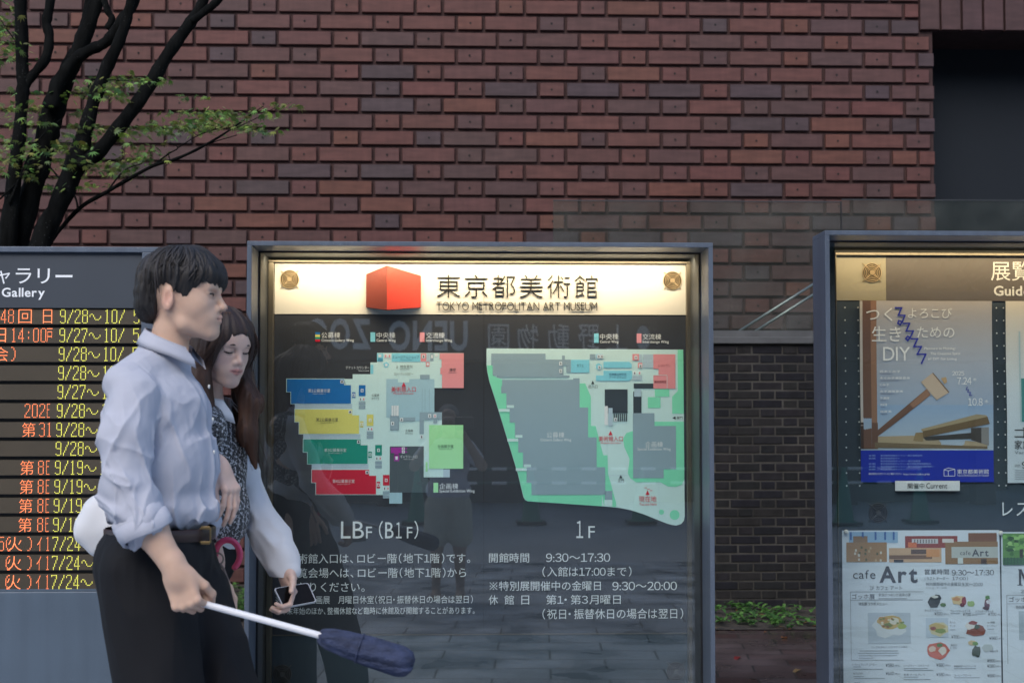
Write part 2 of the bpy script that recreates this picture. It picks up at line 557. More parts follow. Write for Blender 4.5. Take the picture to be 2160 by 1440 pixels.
def brick_box(g, x0, x1, z0, z1, yf, yb, col, r, ch=0.004):
    """one brick: chamfered front face at yf, sides running back to yb, laid a hair out of true"""
    t = r.uniform(-0.0025, 0.0025)
    a, b = r.uniform(-0.0015, 0.0015), r.uniform(-0.0015, 0.0015)
    y = lambda i: yf + t + (a if i in (0, 3) else b)
    out = [(x0, z0), (x1, z0), (x1, z1), (x0, z1)]
    inn = [(x0 + ch, z0 + ch), (x1 - ch, z0 + ch), (x1 - ch, z1 - ch), (x0 + ch, z1 - ch)]
    vs = [(p[0], yb, p[1]) for p in out] + [(p[0], y(i) + ch, p[1]) for i, p in enumerate(out)] + [(p[0], y(i), p[1]) for i, p in enumerate(inn)]
    fs = [(8, 9, 10, 11)]
    for k in range(4):
        j = (k + 1) % 4
        fs += [(k, j, 4 + j, 4 + k), (4 + k, 4 + j, 8 + j, 8 + k)]
    g.add(vs, fs, col)


def tone(r, pal):
    c = r.choice(pal)
    k = r.uniform(0.94, 1.06)
    return tuple(min(1, v * k * r.uniform(0.97, 1.03)) for v in c)


def flemish(g, holes, r, x0, x1, zc, phase, per, st, hd, jt, bh, yf, yb, pal, hole_r=0, split=False):
    """one course between x0 and x1: header, joint, stretcher, joint ..."""
    n0 = int((x0 - phase) / per) - 2
    x = phase + n0 * per - hd / 2
    head = True
    while x < x1:
        w = hd if head else st
        a, b = max(x, x0), min(x + w, x1)
        if b - a > 0.03:
            if split and not head and x + w > x1 and b - a > hd * 1.3:
                brick_box(g, a, a + hd, zc - bh / 2, zc + bh / 2, yf, yb, tone(r, pal), r)
                brick_box(g, a + hd + jt, b, zc - bh / 2, zc + bh / 2, yf, yb, tone(r, pal), r)
            else:
                brick_box(g, a, b, zc - bh / 2, zc + bh / 2, yf, yb, tone(r, pal), r)
            if head and holes is not None and a == x and b == x + w:
                cx, cz = (a + b) / 2 + r.uniform(-.004, .004), zc + r.uniform(-.004, .004)
                holes.disc((cx, yf - 0.004, cz), hole_r, 10)  # flat dark disc paints the shade inside the pit
        x += w + jt
        head = not head


bw = thing('brick_wall', (wp.X(1080), WALL_Y, 0), 'tall wall of large red and purple brick tiles with small round tie holes, behind the notice boards', 'brick wall')
g, hg, r = G(), G(), random.Random(5)
k0, k1 = -14, int((ZA) / ROWH) + 1
for k in range(k0, k1 + 1):
    zc = ZA - k * ROWH
    if zc < 0.02: continue
    ph = XA if k % 2 == 0 else XA + PER / 2
    args = (ph, PER, ST, HD, JT, BH, WALL_Y, WALL_Y + 0.06, _pal, 0.0085)
    if zc > LINT_T:
        flemish(g, hg, r, XL, XR, zc, *args)
    else:
        flemish(g, hg, r, XL, (LINT0 - 0.012) if zc > LINT_B else JAMB, zc, *args, split=(k % 2 == 1))
        flemish(g, hg, r, XR2, XR, zc, *args)
g.obj('brickwork', M['brick'], bw)
hg.obj('tie_hole_discs', M['hole'], bw)
g = G()
ztop = ZA - k0 * ROWH + ROWH / 2
g.box(XL - .05, JAMB - 0.004, WALL_Y + 0.027, WALL_Y + 0.9, -0.05, ztop)
g.box(XR2 + 0.004, XR + .05, WALL_Y + 0.027, WALL_Y + 0.9, -0.05, ztop)
g.box(JAMB - 0.002, XR2 + 0.002, WALL_Y + 0.028, WALL_Y + 0.9, LINT_B + 0.004, ztop)
g.obj('mortar', M['mortar'], bw)
g = G()
x = LINT0
while x < XR2 + 0.05:
    brick_box(g, x, x + 0.158, LINT_B, LINT_T - 0.02, WALL_Y - 0.012, WALL_Y + 0.06, tone(r, [(0.066, 0.034, 0.034), (0.060, 0.032, 0.033)]), r)
    x += 0.158 + 0.02
g.obj('lintel', M['brick'], bw)
g = G()
g.box(JAMB - 0.2, XR2 + 0.2, WALL_Y + 0.62, WALL_Y + 0.66, 0, LINT_B + 0.3)
g.obj('recessed_panel', M['panel_dark'], bw)

# ---------------------------------------------------------------- raised terrace: dark retaining wall, coping, glass railing
rp = Plane(RET_Y, 1160, 420, 1800, 1290)
RX0, RX1 = rp.X(1150), rp.X(2700)
ZC0, ZC1 = rp.Z(727), rp.Z(713)
rw = thing('retaining_wall', (rp.X(1600), RET_Y, 0), 'low dark brick wall with pale mortar under the glass railing, seen between the two lit cases', 'brick wall')
g, r = G(), random.Random(8)
per, rh = rp.sx * 96.5, -rp.sz * 19.05
zc, k = ZC0 - 0.012 - rh / 2, 0
while zc > 0.0:
    flemish(g, None, r, RX0, RX1, zc, rp.X(1570) + (k % 2) * per / 2, per, per * 0.635, per * 0.300, per * 0.0325, rh * 0.83, RET_Y, RET_Y + 0.05,
            [(0.013, 0.013, 0.014), (0.016, 0.015, 0.017), (0.011, 0.011, 0.014), (0.018, 0.017, 0.017)])
    zc -= rh; k += 1
g.obj('brickwork', M['dkbrick'], rw)
g = G(); g.box(RX0, RX1, RET_Y + 0.005, RET_Y + 0.3, 0, ZC0); g.obj('mortar', M['dkmortar'], rw)
g = G(); g.box(RX0 - 0.02, RX1, RET_Y - 0.03, RET_Y + 0.34, ZC0, ZC1, bev=0.004); g.obj('coping', M['coping'], rw)
g = G(); g.box(RX0 + 0.01, RX1, RET_Y + 0.34, WALL_Y - 0.01, -0.02, ZC1 - 0.02)
tag(g.obj('terrace', M['coping']), kind='structure')

gp = Plane(RET_Y + 0.06, 1160, 420, 2160, 720)
gb = thing('glass_railing', (gp.X(1500), RET_Y + 0.06, ZC1), 'frameless pale green glass railing standing on the dark wall in front of the brick', 'railing')
for a, b, top in ((1167, 1771.5, 426), (1774.5, 2420, 421)):
    g = G(); g.box(gp.X(a), gp.X(b), RET_Y + 0.06, RET_Y + 0.072, ZC1 - 0.01, gp.Z(top)); g.obj('glass_pane', M['rail_glass'], gb)
    g = G(); g.box(gp.X(a), gp.X(b), RET_Y + 0.0585, RET_Y + 0.0735, gp.Z(top) - 0.001, gp.Z(top) + 0.006); g.obj('pane_edge', M['frame_dark'], gb)
g = G(); g.box(gp.X(1771.5), gp.X(1774.5), RET_Y + 0.061, RET_Y + 0.071, ZC1, gp.Z(424)); g.obj('joint_seal', M['black'], gb)
g = G(); g.box(gp.X(1160), gp.X(2420), RET_Y + 0.04, RET_Y + 0.0585, ZC1 + 0.0, ZC1 + 0.05); g.obj('clamp_channel', M['coping'], gb)

hp = Plane(10.85, 1500, 560, 1820, 740)
hr = thing('handrail', (hp.X(1600), 10.85, ZC1), 'pair of thin slanting steel rails behind the glass railing, left of the right-hand case', 'handrail')
for a, b in (((1500, 736), (1806, 542)), ((1534, 736), (1806, 564))):
    g = G(); g.tube([hp.pt(*a), hp.pt(*b)], 0.011, 10); g.obj('rail', M['steel'], hr, True)
g = G(); g.tube([(hp.X(1803), 10.85, ZC1 - .02), hp.pt(1803, 542)], 0.016, 10); g.obj('post', M['steel'], hr, True)


# ---------------------------------------------------------------- weeds and a fern in the bed
def blade(g, c, yaw, L, W, pitch, col, lobes=3):
    """a small leaf that arches away from c"""
    d = Vector((math.cos(yaw), math.sin(yaw), 0)); s = Vector((-math.sin(yaw), math.cos(yaw), 0)); u = Vector((0, 0, 1))
    c = Vector(c)
    p = lambda t: c + d * (L * t * math.cos(pitch)) + u * (L * (t * math.sin(pitch) - 0.35 * t * t))
    ws = (0.15, 0.9, 0.75, 0.05)
    ts = (0, 0.35, 0.7, 1.0)
    vs = []
    for t, w in zip(ts, ws):
        vs += [p(t) + s * (W * w / 2) + u * (0.12 * W * w), p(t), p(t) - s * (W * w / 2) + u * (0.12 * W * w)]
    fs = []
    for i in range(3):
        a = i * 3
        fs += [(a, a + 1, a + 4, a + 3), (a + 1, a + 2, a + 5, a + 4)]
    g.add(vs, fs, col)


GREENS = [(0.085, 0.21, 0.04), (0.06, 0.16, 0.04), (0.12, 0.25, 0.06), (0.05, 0.12, 0.035)]
g, r = G(), random.Random(3)
for i in range(1000):
    cx = r.uniform(-2.9, 3.6)
    cy = r.uniform(BED_Y + 0.05, RET_Y - 0.03) if cx > RX0 else r.uniform(BED_Y + 0.05, WALL_Y - 0.1)
    if math.sin(cx * 7.1) + math.sin(cy * 9.3 + cx * 3) + r.uniform(-1, 1) < -0.5: continue
    h = r.uniform(0.01, 0.05)
    for k in range(r.randint(3, 6)):
        blade(g, (cx + r.uniform(-.02, .02), cy + r.uniform(-.02, .02), h), r.uniform(0, 6.28), r.uniform(0.03, 0.085), r.uniform(0.018, 0.04), r.uniform(0.0, 0.8), r.choice(GREENS))
for i in range(260):
    cx, cy = r.uniform(-2.9, 3.6), r.uniform(BED_Y - 0.15, RET_Y - 0.05)
    blade(g, (cx, cy, 0.015), r.uniform(0, 6.28), r.uniform(0.02, 0.05), r.uniform(0.015, 0.03), 0.1, r.choice([(0.16, 0.07, 0.03), (0.2, 0.12, 0.05), (0.1, 0.05, 0.03)]))
tag(g.obj('ground_cover', M['leaf']), 'low green weeds and dead leaves on the soil at the foot of the walls', 'ground cover', kind='stuff')

fp = P(492, 1325, 9.4)
t = thing('fern', (fp.x, 9.4, 0), 'bushy bright green fern at ground level in the gap left of the map case', 'plant')
g, r = G(), random.Random(12)
for k in range(26):
    yaw, ln, up = r.uniform(0, 6.28), r.uniform(0.16, 0.30), r.uniform(0.6, 1.3)
    d = Vector((math.cos(yaw), math.sin(yaw), 0))
    for j in range(2, 12):
        q = j / 12
        c = Vector((fp.x, 9.4, 0.01)) + d * (ln * q * math.cos(up)) + Vector((0, 0, ln * (1.3 * q * math.sin(up) - 0.35 * q * q)))
        for sg in (-1, 1):
            blade(g, c, yaw + sg * 1.1, 0.06 * (1.1 - q), 0.02, 0.2, r.choice(GREENS[:3]))
g.obj('frond', M['leaf'], t)

r = random.Random(21)
for i, (px, py, c, what) in enumerate([(1650, 1345, (0.30, 0.12, 0.04), 'orange fallen leaf on the dark pavers near the bed between the cases'), (1560, 1385, (0.22, 0.03, 0.025), 'dark red fallen leaf on the pavers beside the map case frame'), (1690, 1412, (0.25, 0.16, 0.07), 'pale brown fallen leaf on the pavers beside the right-hand case')]):
    d = P(px, py, 1.0) - EYE
    q = EYE + d * (-1.305 / d.z)
    g = G(); blade(g, (q.x, q.y, 0.008), r.uniform(0, 6), 0.07, 0.04, 0.15, c)
    tag(g.obj('fallen_leaf', M['leaf']), what, 'leaf')
# ---------------------------------------------------------------- notice cases
FY, GY, IY, BY = 5.0, 5.17, 5.37, 5.40       # frame front, glass, inner frame, boards


def bars(g, x0, x1, z0, z1, w, y0, y1, bev=0.0015, wt=None):
    """four butted bars around a rectangle (x0..x1, z0..z1 outside)"""
    wt = wt or w
    g.box(x0, x1, y0, y1, z1 - wt, z1, bev=bev)
    g.box(x0, x0 + w, y0 + 0.0004, y1, z0, z1 - wt, bev=bev)
    g.box(x1 - w, x1, y0 + 0.0004, y1, z0, z1 - wt, bev=bev)


def vent(parent, c, r, m, label=None):
    """round fan guard: flat dark disc for the shaded hollow, concentric wires, four crossing stays with feet"""
    g = G(); g.disc((c[0], c[1] - 0.0012, c[2]), r * 0.97, 32)  # flat dark disc stands in for the shade inside the fan
    v = g.obj('fan_vent', M['hole'], parent)
    v['_w'] = parent['_w']
    if label: v['label'] = label
    g = G()
    for q in (0.42, 0.60, 0.77, 0.95): g.ring((c[0], c[1] - 0.004, c[2]), r * q, r * 0.085)
    for a in (45, 135):
        ca, sa = math.cos(math.radians(a)), math.sin(math.radians(a))
        for s in (-1, 1):
            g.tube([(c[0] + s * r * 0.2 * ca, c[1] - 0.008, c[2] + s * r * 0.2 * sa), (c[0] + s * r * 1.12 * ca, c[1] - 0.008, c[2] + s * r * 1.12 * sa), (c[0] + s * r * 1.28 * ca, c[1] + 0.001, c[2] + s * r * 1.28 * sa)], r * 0.045, 6)
    g.obj('wire_guard', m, v, True)
    g = G(); g.tube([(c[0], c[1] - 0.011, c[2]), (c[0], c[1] - 0.003, c[2])], r * 0.27, 20)
    g.obj('hub_cap', m, v, False)


def strip_lamp(parent, x0, x1, y, z, power, col):
    """warm lamp tube tucked under the lid of a case"""
    l = bpy.data.lights.new('strip_lamp', 'AREA')
    l.shape, l.size, l.size_y, l.energy, l.color = 'RECTANGLE', abs(x1 - x0), 0.02, power, col
    o = bpy.data.objects.new('strip_lamp', l)
    COL.objects.link(o)
    o.parent = parent
    w = Vector(parent['_w'])
    o.location = Vector(((x0 + x1) / 2, y, z)) - w
    o.rotation_euler = (math.radians(28), 0, 0)
    return o


def case(name, label, cat, fx0, fx1, fy_top, lamp, inset=0.0):
    """painted steel case: frame, back box, glass; returns thing and the planes"""
    fp = Plane(FY, fx0, fy_top, fx1, 1440)
    x0, x1, zt = fp.X(fx0), fp.X(fx1), fp.Z(fy_top)
    t = thing(name, ((x0 + x1) / 2, FY, 0), label, cat)
    w = 0.0165
    g = G(); bars(g, x0, x1, 0.0, zt, w, FY, GY + 0.012)
    g.box(x0 + w, x1 - w, FY + 0.001, GY + 0.012, 0.05, 0.2, bev=0.0015)
    g.obj('frame', M['frame'], t)
    g = G()
    b0, b1, bz = x0 + w + 0.002 + inset, x1 - w - 0.002, zt - w - 0.001
    if inset: g.box(x0 + w + 0.001, b0, GY + 0.013, GY + 0.017, 0.05, zt - 0.012)
    th = 0.004
    ya, yb = GY + 0.013, BY + 0.06
    lid = zt - 0.012
    g.box(b0, b0 + th, ya, yb, 0.05, lid); g.box(b1 - th, b1, ya, yb, 0.05, lid)
    g.box(b0 + th, b1 - th, ya, yb, lid - th, lid)
    g.box(b0 + th, b1 - th, BY + 0.05, yb, 0.2, lid - th); g.box(b0 + th, b1 - th, ya, yb, 0.196, 0.2)
    g.obj('back_box', M['frame_dark'], t)
    g = G(); g.box(x0 + w + 0.001, x1 - w - 0.001, GY, GY + 0.006, 0.2, zt - w - 0.0005)
    g.obj('glass_pane', M['glass'], t)
    g = G(); bars(g, x0 + w + 0.0005, x1 - w - 0.0005, 0.2, zt - w - 0.0002, 0.006, GY - 0.006, GY - 0.0005, bev=0)
    g.obj('glass_gasket', M['black'], t)
    strip_lamp(t, b0 + 0.012, b1 - 0.012, BY - 0.13, lid - 0.010, lamp[0], lamp[1])
    return t, (b0, b1, lid)


WHITE, OFFW = (0.86, 0.89, 0.92), (0.62, 0.66, 0.68)
# ================================================================ the map case
ms, (b0, b1, lid) = case('map_case', 'glazed steel case with coloured floor plans under a lit white museum title panel', 'notice case', 517.5, 1506.5, 510, (4.6, (1.0, 0.75, 0.48)))
ip = Plane(IY, 565, 552, 1460, 1336)
bp_ = Plane(BY - 0.004, 577, 557, 1448, 1336)
BXL, BXR = bp_.X(577), bp_.X(1448.5)
g = G(); bars(g, ip.X(563.5), ip.X(1461), 0.2, ip.Z(550), ip.sx * 11, IY - 0.004, BY + 0.02, wt=-ip.sz * 4.5)
g.obj('inner_frame', M['alu'], ms)
g = G(); g.box(BXL, BXR, BY - 0.004, BY + 0.012, bp_.Z(664), bp_.Z(556.5)); title = g.obj('title_panel', M['banner'], ms)
title['label'] = 'white panel with raised black museum name and red cube, lit warm from above'
g = G(); g.box(BXL, BXR, BY - 0.001, BY + 0.012, bp_.Z(1336), bp_.Z(664.6)); mpn = g.obj('map_board', M['charcoal'], ms)
g = G(); g.box(BXL - 0.004, BXR + 0.004, BY - 0.0035, BY + 0.012, 0.2, bp_.Z(1338)); low = g.obj('lower_board', M['slate'], ms)
g = G(); g.box(bp_.X(1018), bp_.X(1019), BY - 0.0018, BY, bp_.Z(1335.5), bp_.Z(665)); g.obj('board_seam', M['hole'], mpn)
g = G(); g.box(bp_.X(1018), bp_.X(1018.6), BY - 0.0046, BY - 0.0035, bp_.Z(663.5), bp_.Z(557)); g.obj('panel_seam', M['alu'], title)
g = G(); g.box(BXL, BXR, BY - 0.006, BY - 0.0036, bp_.Z(1338), bp_.Z(1335.6)); g.obj('board_trim', M['alu'], low)

# raised title lettering and the red cube
tp = Plane(BY - 0.011, 577, 557, 1448, 1336)
g = G()
for i, ch in enumerate('東京都美術館'):
    cxp = 943.5 + i * 58.4
    text(g, tp, ch, cxp - 24.5, 580, cxp + 24.5, 628, (1, 1, 1), 0, off=-0.013, depth=0.005)
text(g, tp, 'TOKYO METROPOLITAN ART MUSEUM', 918, 637.5, 1259, 655.5, (1, 1, 1), 0, off=-0.009, depth=0.003)
g.obj('raised_lettering', M['black_letter'], title)
cp = lambda x, y, d: (bp_.X(x), BY - 0.006 - d, bp_.Z(y))
M['cube_red'] = mat('red_enamel', attr=True, rough=0.45, vary=0.03)
g = G()
fr = [cp(770, 580, 0.012), cp(770, 650, 0.012), cp(815, 657, 0.05), cp(815, 564, 0.05), cp(885, 583, 0.012), cp(885, 650, 0.012)]
bk = [cp(770, 580, -0.002), cp(770, 650, -0.002), cp(815, 657, -0.002), cp(815, 564, -0.002), cp(885, 583, -0.002), cp(885, 650, -0.002)]
DR, BR = (0.20, 0.030, 0.018), (0.62, 0.055, 0.035)
g.add(fr + bk, [(0, 1, 2, 3)], DR)
g.f.append((3, 2, 5, 4)); g.c.append(BR)
for a, b in ((0, 3), (3, 4), (4, 5), (5, 2), (2, 1), (1, 0)):
    g.f.append((b, a, a + 6, b + 6)); g.c.append(DR)
g.obj('cube_emblem', M['cube_red'], title)
for cx, cy in ((608.5, 591), (1419.5, 591)):
    vent(title, bp_.pt(cx, cy, 0.001), bp_.sx * 20, M['grille'])
for cx, cy in ((598.5, 1417), (1423, 1416)):
    vent(low, (bp_.X(cx), BY - 0.0045, bp_.Z(cy)), bp_.sx * 20, M['grille_dark'], 'dark dusty round fan vent')

# floor plans
mp_ = Plane(BY - 0.001, 577, 557, 1448, 1336)
ink = lambda r, g, b: tuple(min(.9, c * k) for c, k in zip(lin(r, g, b), (1.22, 1.32, 1.40)))   # printed inks, a little cool
PALE, GREY, LGREY, MID = ink(196, 217, 226), ink(140, 156, 164), ink(172, 186, 194), ink(160, 186, 194)
BLUE, YEL, GRN, RED = ink(0, 98, 162), ink(214, 200, 104), ink(0, 132, 112), ink(196, 14, 48)
LBLUE, PINK, LGRN, PURP, DGREY = ink(128, 196, 236), ink(246, 138, 140), ink(160, 226, 152), ink(156, 40, 140), ink(72, 80, 86)
SEA, DK, CRIM = ink(128, 210, 170), ink(50, 58, 66), ink(206, 40, 60)
lbf = g = G()
poly(g, mp_, [(793, 746), (976, 746), (976, 820), (914, 820), (914, 871), (930, 871), (930, 898), (903, 898), (903, 990), (933, 990), (933, 1008), (892, 1008), (892, 943), (821, 943), (821, 1045), (780, 1045), (760, 990), (745, 930), (735, 870), (725, 801), (742, 801), (742, 791), (779, 791), (779, 766), (793, 766)], PALE, .001)
L2, L3, L4 = 0.0018, 0.0026, 0.0034
for q in ((621, 853, 741, 864), (639, 917, 759, 928), (657, 980, 776, 991)): rect(g, mp_, *q, LGREY, L2)


def gallery(x, y, col):
    p = [(x, y), (x + 120, y), (x + 120, y + 12.5), (x + 134.5, y + 12.5), (x + 134.5, y + 51.5), (x + 9, y + 51.5), (x + 9, y + 26.5), (x, y + 26.5)]
    poly(g, mp_, [(a + (1.2 if a > x + 50 else -1.2), b + (1.2 if b > y + 20 else -1.2)) for a, b in p], PALE, L2 + .0004)
    poly(g, mp_, p, col, L3)
    rect(g, mp_, x + 112.5, y + 2, x + 119, y + 9, WHITE, L4)
    rect(g, mp_, x + 114, y + 3.5, x + 117.5, y + 7.5, DK, L4 + .0006)


for (x, y, c) in ((604, 801.5, BLUE), (621.5, 865, YEL), (639.5, 928, GRN), (657.5, 992, RED)): gallery(x, y, c)
for (a, b, c) in (((755, 814, 769, 837), (741, 829, 748, 841), BLUE), ((772, 876, 786, 900), (758, 890, 765, 903), YEL), ((790, 940, 804, 962), (775.5, 954, 783, 967), GRN), ((806.5, 1003, 820, 1025), (793, 1017, 800.5, 1031), RED)):
    rect(g, mp_, *a, c, L2); rect(g, mp_, *b, c, L2)
    for q in (a, b):
        mx, my = (q[0] + q[2]) / 2, (q[1] + q[3]) / 2
        rect(g, mp_, mx - 2.8, my - 3.4, mx + 2.8, my + 3.4, WHITE, L3); rect(g, mp_, mx - 1.2, my - 1.8, mx + 1.2, my + 2, c, L4)
    y = a[3] + 12
    rect(g, mp_, a[0], y, a[2], y + 7, GREY, L2); rect(g, mp_, a[0], y + 8, a[2], y + 15, GREY, L2)
    rect(g, mp_, a[0] + 1, y - 9, a[0] + 6, y - 2, WHITE, L2); rect(g, mp_, a[0] + 2.6, y - 7.6, a[0] + 4.4, y - 3.4, DK, L3)
    rect(g, mp_, a[0] + 8, y - 9, a[0] + 13, y - 2, WHITE, L2); rect(g, mp_, a[0] + 9.6, y - 7.6, a[0] + 11.4, y - 3.4, CRIM, L3)
rect(g, mp_, 793, 747, 806, 764, LBLUE, L2); rect(g, mp_, 796, 749, 802, 755, WHITE, L3); rect(g, mp_, 795, 757, 805, 763, lin(80, 160, 190), L3)
for x in (808, 816): rect(g, mp_, x, 748, x + 6.5, 757, WHITE, L2); rect(g, mp_, x + 2, 750, x + 4.5, 755.5, PINK, L3)
rect(g, mp_, 824, 747, 884, 764.5, LBLUE, L2)
rect(g, mp_, 885, 747, 897, 764, PINK, L2); rect(g, mp_, 888, 750, 894, 757, WHITE, L3); rect(g, mp_, 890, 751.5, 892.5, 755.5, DK, L4)
rect(g, mp_, 896, 765, 903.5, 775, PINK, L2); rect(g, mp_, 898, 767, 902, 772.5, WHITE, L3)
rect(g, mp_, 898, 747, 904, 764, LGREY, L2); rect(g, mp_, 905, 747, 912, 763, GREY, L2); rect(g, mp_, 906.5, 750, 911, 757, WHITE, L3); rect(g, mp_, 915, 747, 921, 754, WHITE, L2)
poly(g, mp_, [(925, 746.5), (976, 746.5), (976, 820), (930, 820), (930, 791), (926.5, 791), (926.5, 777), (929, 777), (929, 759), (925, 759)], PINK, L3)
rect(g, mp_, 779.5, 771, 785.5, 790, LBLUE, L2); poly(g, mp_, [(806, 768), (813, 765), (819, 770), (816, 776), (809, 777)], LBLUE, L2); rect(g, mp_, 810, 769, 815, 774, WHITE, L3)
poly(g, mp_, [(813, 801), (837, 801), (837, 808), (861, 808), (861, 801), (914, 801), (914, 871), (884, 871), (884, 890), (813, 882)], MID, L2)
rect(g, mp_, 884, 792, 904, 801, GREY, L3)
for x in (888, 894, 903): rect(g, mp_, x, 822, x + .7, 871, GREY, L3)
rect(g, mp_, 821, 877, 840, 909, GREY, L3); rect(g, mp_, 841, 882, 874, 890, GREY, L3); rect(g, mp_, 883, 871, 892, 917, GREY, L3); rect(g, mp_, 892, 871, 930, 887, GREY, L3); rect(g, mp_, 912, 887, 920, 894, GREY, L3)
rect(g, mp_, 824, 857, 839, 879, WHITE, L4); rect(g, mp_, 828, 857, 828.8, 879, GREY, L4 + .0006); rect(g, mp_, 833, 857, 833.8, 879, GREY, L4 + .0006)
for (x, y, c) in ((901, 875, DK), (912, 875, CRIM), (823, 891, DK), (842, 883, DK), (884, 919, DK)): rect(g, mp_, x, y, x + 6.5, y + 8, WHITE, L4); rect(g, mp_, x + 2.4, y + 2, x + 4.4, y + 6.4, c, L4 + .0006)
rect(g, mp_, 820.5, 943.5, 892, 1040, DGREY, L2); rect(g, mp_, 892, 1009, 901, 1040, DGREY, L2); rect(g, mp_, 820, 1040, 847, 1063, MID, L3)
poly(g, mp_, [(823, 945), (846, 945), (846, 957), (839, 957), (839, 962), (830, 962), (830, 957), (823, 957)], PURP, L3)
rect(g, mp_, 829.5, 960, 840.5, 974, PURP, L3); rect(g, mp_, 832.5, 964, 837.5, 971, WHITE, L4)
for y in (944.5, 951.5):
    rect(g, mp_, 846, y, 852, y + 6, WHITE, L3); rect(g, mp_, 848, y + 1.5, 850, y + 4.5, PURP, L4); poly(g, mp_, [(853, y), (858, y + 3), (853, y + 6)], PURP, L3)
rect(g, mp_, 903, 898, 975, 990, LGRN, L3); rect(g, mp_, 896, 976, 900, 996, LGRN, L3); rect(g, mp_, 933, 991, 947, 1008, LGREY, L2)
legend = g = G()
for i, c in enumerate((BLUE, YEL, GRN, RED)): rect(g, mp_, 663, 702.5 + i * 5, 673, 707.5 + i * 5, c, L2)
rect(g, mp_, 779, 702.5, 789, 722.5, LBLUE, L2); rect(g, mp_, 883, 702.5, 893, 722.5, PINK, L2)
rect(g, mp_, 1252, 704, 1262, 724, LBLUE, L2); rect(g, mp_, 1343, 704, 1353, 724, PINK, L2); rect(g, mp_, 912.5, 1019.5, 922.5, 1040, LGRN, L2)
lbf.obj('floor_plan', M['print'], mpn); legend.obj('legend', M['print'], mpn)
# ground-floor plan
g = G()
outer = [(1024, 736), (1442, 738), (1443.5, 1090, 0), (1442, 1100), (1436, 1107), (1425, 1110.5), (1416, 1109), (1405, 1106), (1380, 1096), (1355, 1086), (1330, 1078), (1305, 1073), (1272, 1070), (1192, 1064.5), (1112, 1059), (1106, 1056), (1102, 1050), (1090, 1000), (1041, 840), (1030, 806), (1025.5, 785), (1024, 770)]
poly(g, mp_, [p[:2] for p in outer], PALE, .001)
poly(g, mp_, [(1025, 772), (1037, 772), (1037, 793), (1046, 798), (1057, 802), (1200, 802), (1119, 1000), (1119, 1046), (1268, 1046), (1268, 1069.5), (1192, 1064), (1112, 1058.5), (1106, 1055), (1102.5, 1049), (1090.5, 1000), (1041.5, 840), (1030.5, 806), (1026, 785)], SEA, L2)
poly(g, mp_, [(1200, 810), (1233, 810), (1245, 838), (1245, 900), (1255, 900), (1271, 962), (1280, 962), (1281, 1000), (1291, 1037), (1298, 1062), (1298, 1071), (1272, 1069.5), (1262, 1000)], SEA, L2)
poly(g, mp_, [(1430, 738.5), (1442, 738.5), (1442.5, 874), (1418, 874), (1418, 838), (1424, 832), (1430, 826)], SEA, L2)
poly(g, mp_, [(1381, 891), (1442.5, 891), (1442.8, 1012), (1438, 1024), (1425, 1029), (1408, 1028), (1392, 1019), (1340, 1019), (1328, 1010), (1323, 1000), (1327, 970), (1316, 945), (1313, 928), (1320, 915), (1333, 911), (1345, 911)], SEA, L2)
rect(g, mp_, 1381, 822, 1392, 838, SEA, L2); rect(g, mp_, 1392, 822, 1412, 838, SEA, L2); rect(g, mp_, 1366, 839, 1393, 862, SEA, L2)
for cx, cy, rr in ((1422, 1088, 10.5), (1394, 1082, 5.5)): poly(g, mp_, [(cx + rr * math.cos(a * .3927), cy + rr * math.sin(a * .3927)) for a in range(16)], SEA, L2)
poly(g, mp_, [(1034, 747), (1149, 747), (1149, 759.5), (1184, 759.5), (1184, 751), (1190, 751), (1190, 759.5), (1202.5, 759.5), (1202.5, 787), (1193, 787), (1193, 772), (1187, 772), (1187, 793), (1200, 793), (1200, 797.5), (1046, 797.5), (1046, 793), (1037.5, 793), (1037.5, 772), (1034, 772)], GREY, L3)
poly(g, mp_, [(1057, 802), (1207.5, 802), (1207.5, 799), (1221, 799), (1221, 861), (1239, 861), (1239, 924), (1257, 924), (1257, 987), (1275, 987), (1275, 1045), (1119, 1045), (1119, 1019.5), (1108.5, 1019.5), (1108.5, 987), (1101, 987), (1101, 956), (1091, 956), (1091, 925), (1084, 925), (1084, 893), (1073, 893), (1073, 870), (1066, 870), (1066, 831), (1055, 831), (1055, 816), (1057, 816)], GREY, L3)
for x, y in ((1067, 856), (1085, 919), (1103, 981)): rect(g, mp_, x, y, x + 15, y + 6, PALE, L4); rect(g, mp_, x - 17, y + 8, x + 6, y + 14, PALE, L4)
rect(g, mp_, 1274, 1037, 1290, 1056, GREY, L3); rect(g, mp_, 1273, 1056, 1290, 1070, PALE, L3)
rect(g, mp_, 1203, 760, 1242, 787, LBLUE, L3)
poly(g, mp_, [(1272, 764), (1327, 764), (1332, 769), (1332, 777), (1272, 777)], LBLUE, L3)
poly(g, mp_, [(1272, 783), (1332.5, 783), (1332.5, 799), (1327, 804.5), (1256, 804.5), (1256, 793), (1272, 793)], LBLUE, L3)
rect(g, mp_, 1257, 748, 1271, 758, lin(150, 205, 235), L3); poly(g, mp_, [(1256, 770), (1262, 767), (1268, 771), (1268, 779), (1262, 782), (1256, 778)], LBLUE, L3)
for (x, y, c) in ((1259, 749, DK), (1265.5, 749, DK), (1260, 772, DK), (1338, 751, DK), (1347.5, 769, DK), (1335, 784, DK), (1345.5, 784, CRIM), (1178, 764, DK), (1178, 780, DK), (1294, 883, DK)): rect(g, mp_, x, y, x + 6, y + 8, WHITE, L4 + .0004); rect(g, mp_, x + 2.2, y + 2, x + 4, y + 6, c, L4 + .001)
poly(g, mp_, [(1378, 748), (1425, 748), (1425, 821), (1378, 821), (1378, 792), (1389, 792), (1389, 779), (1378, 779)], PINK, L3)
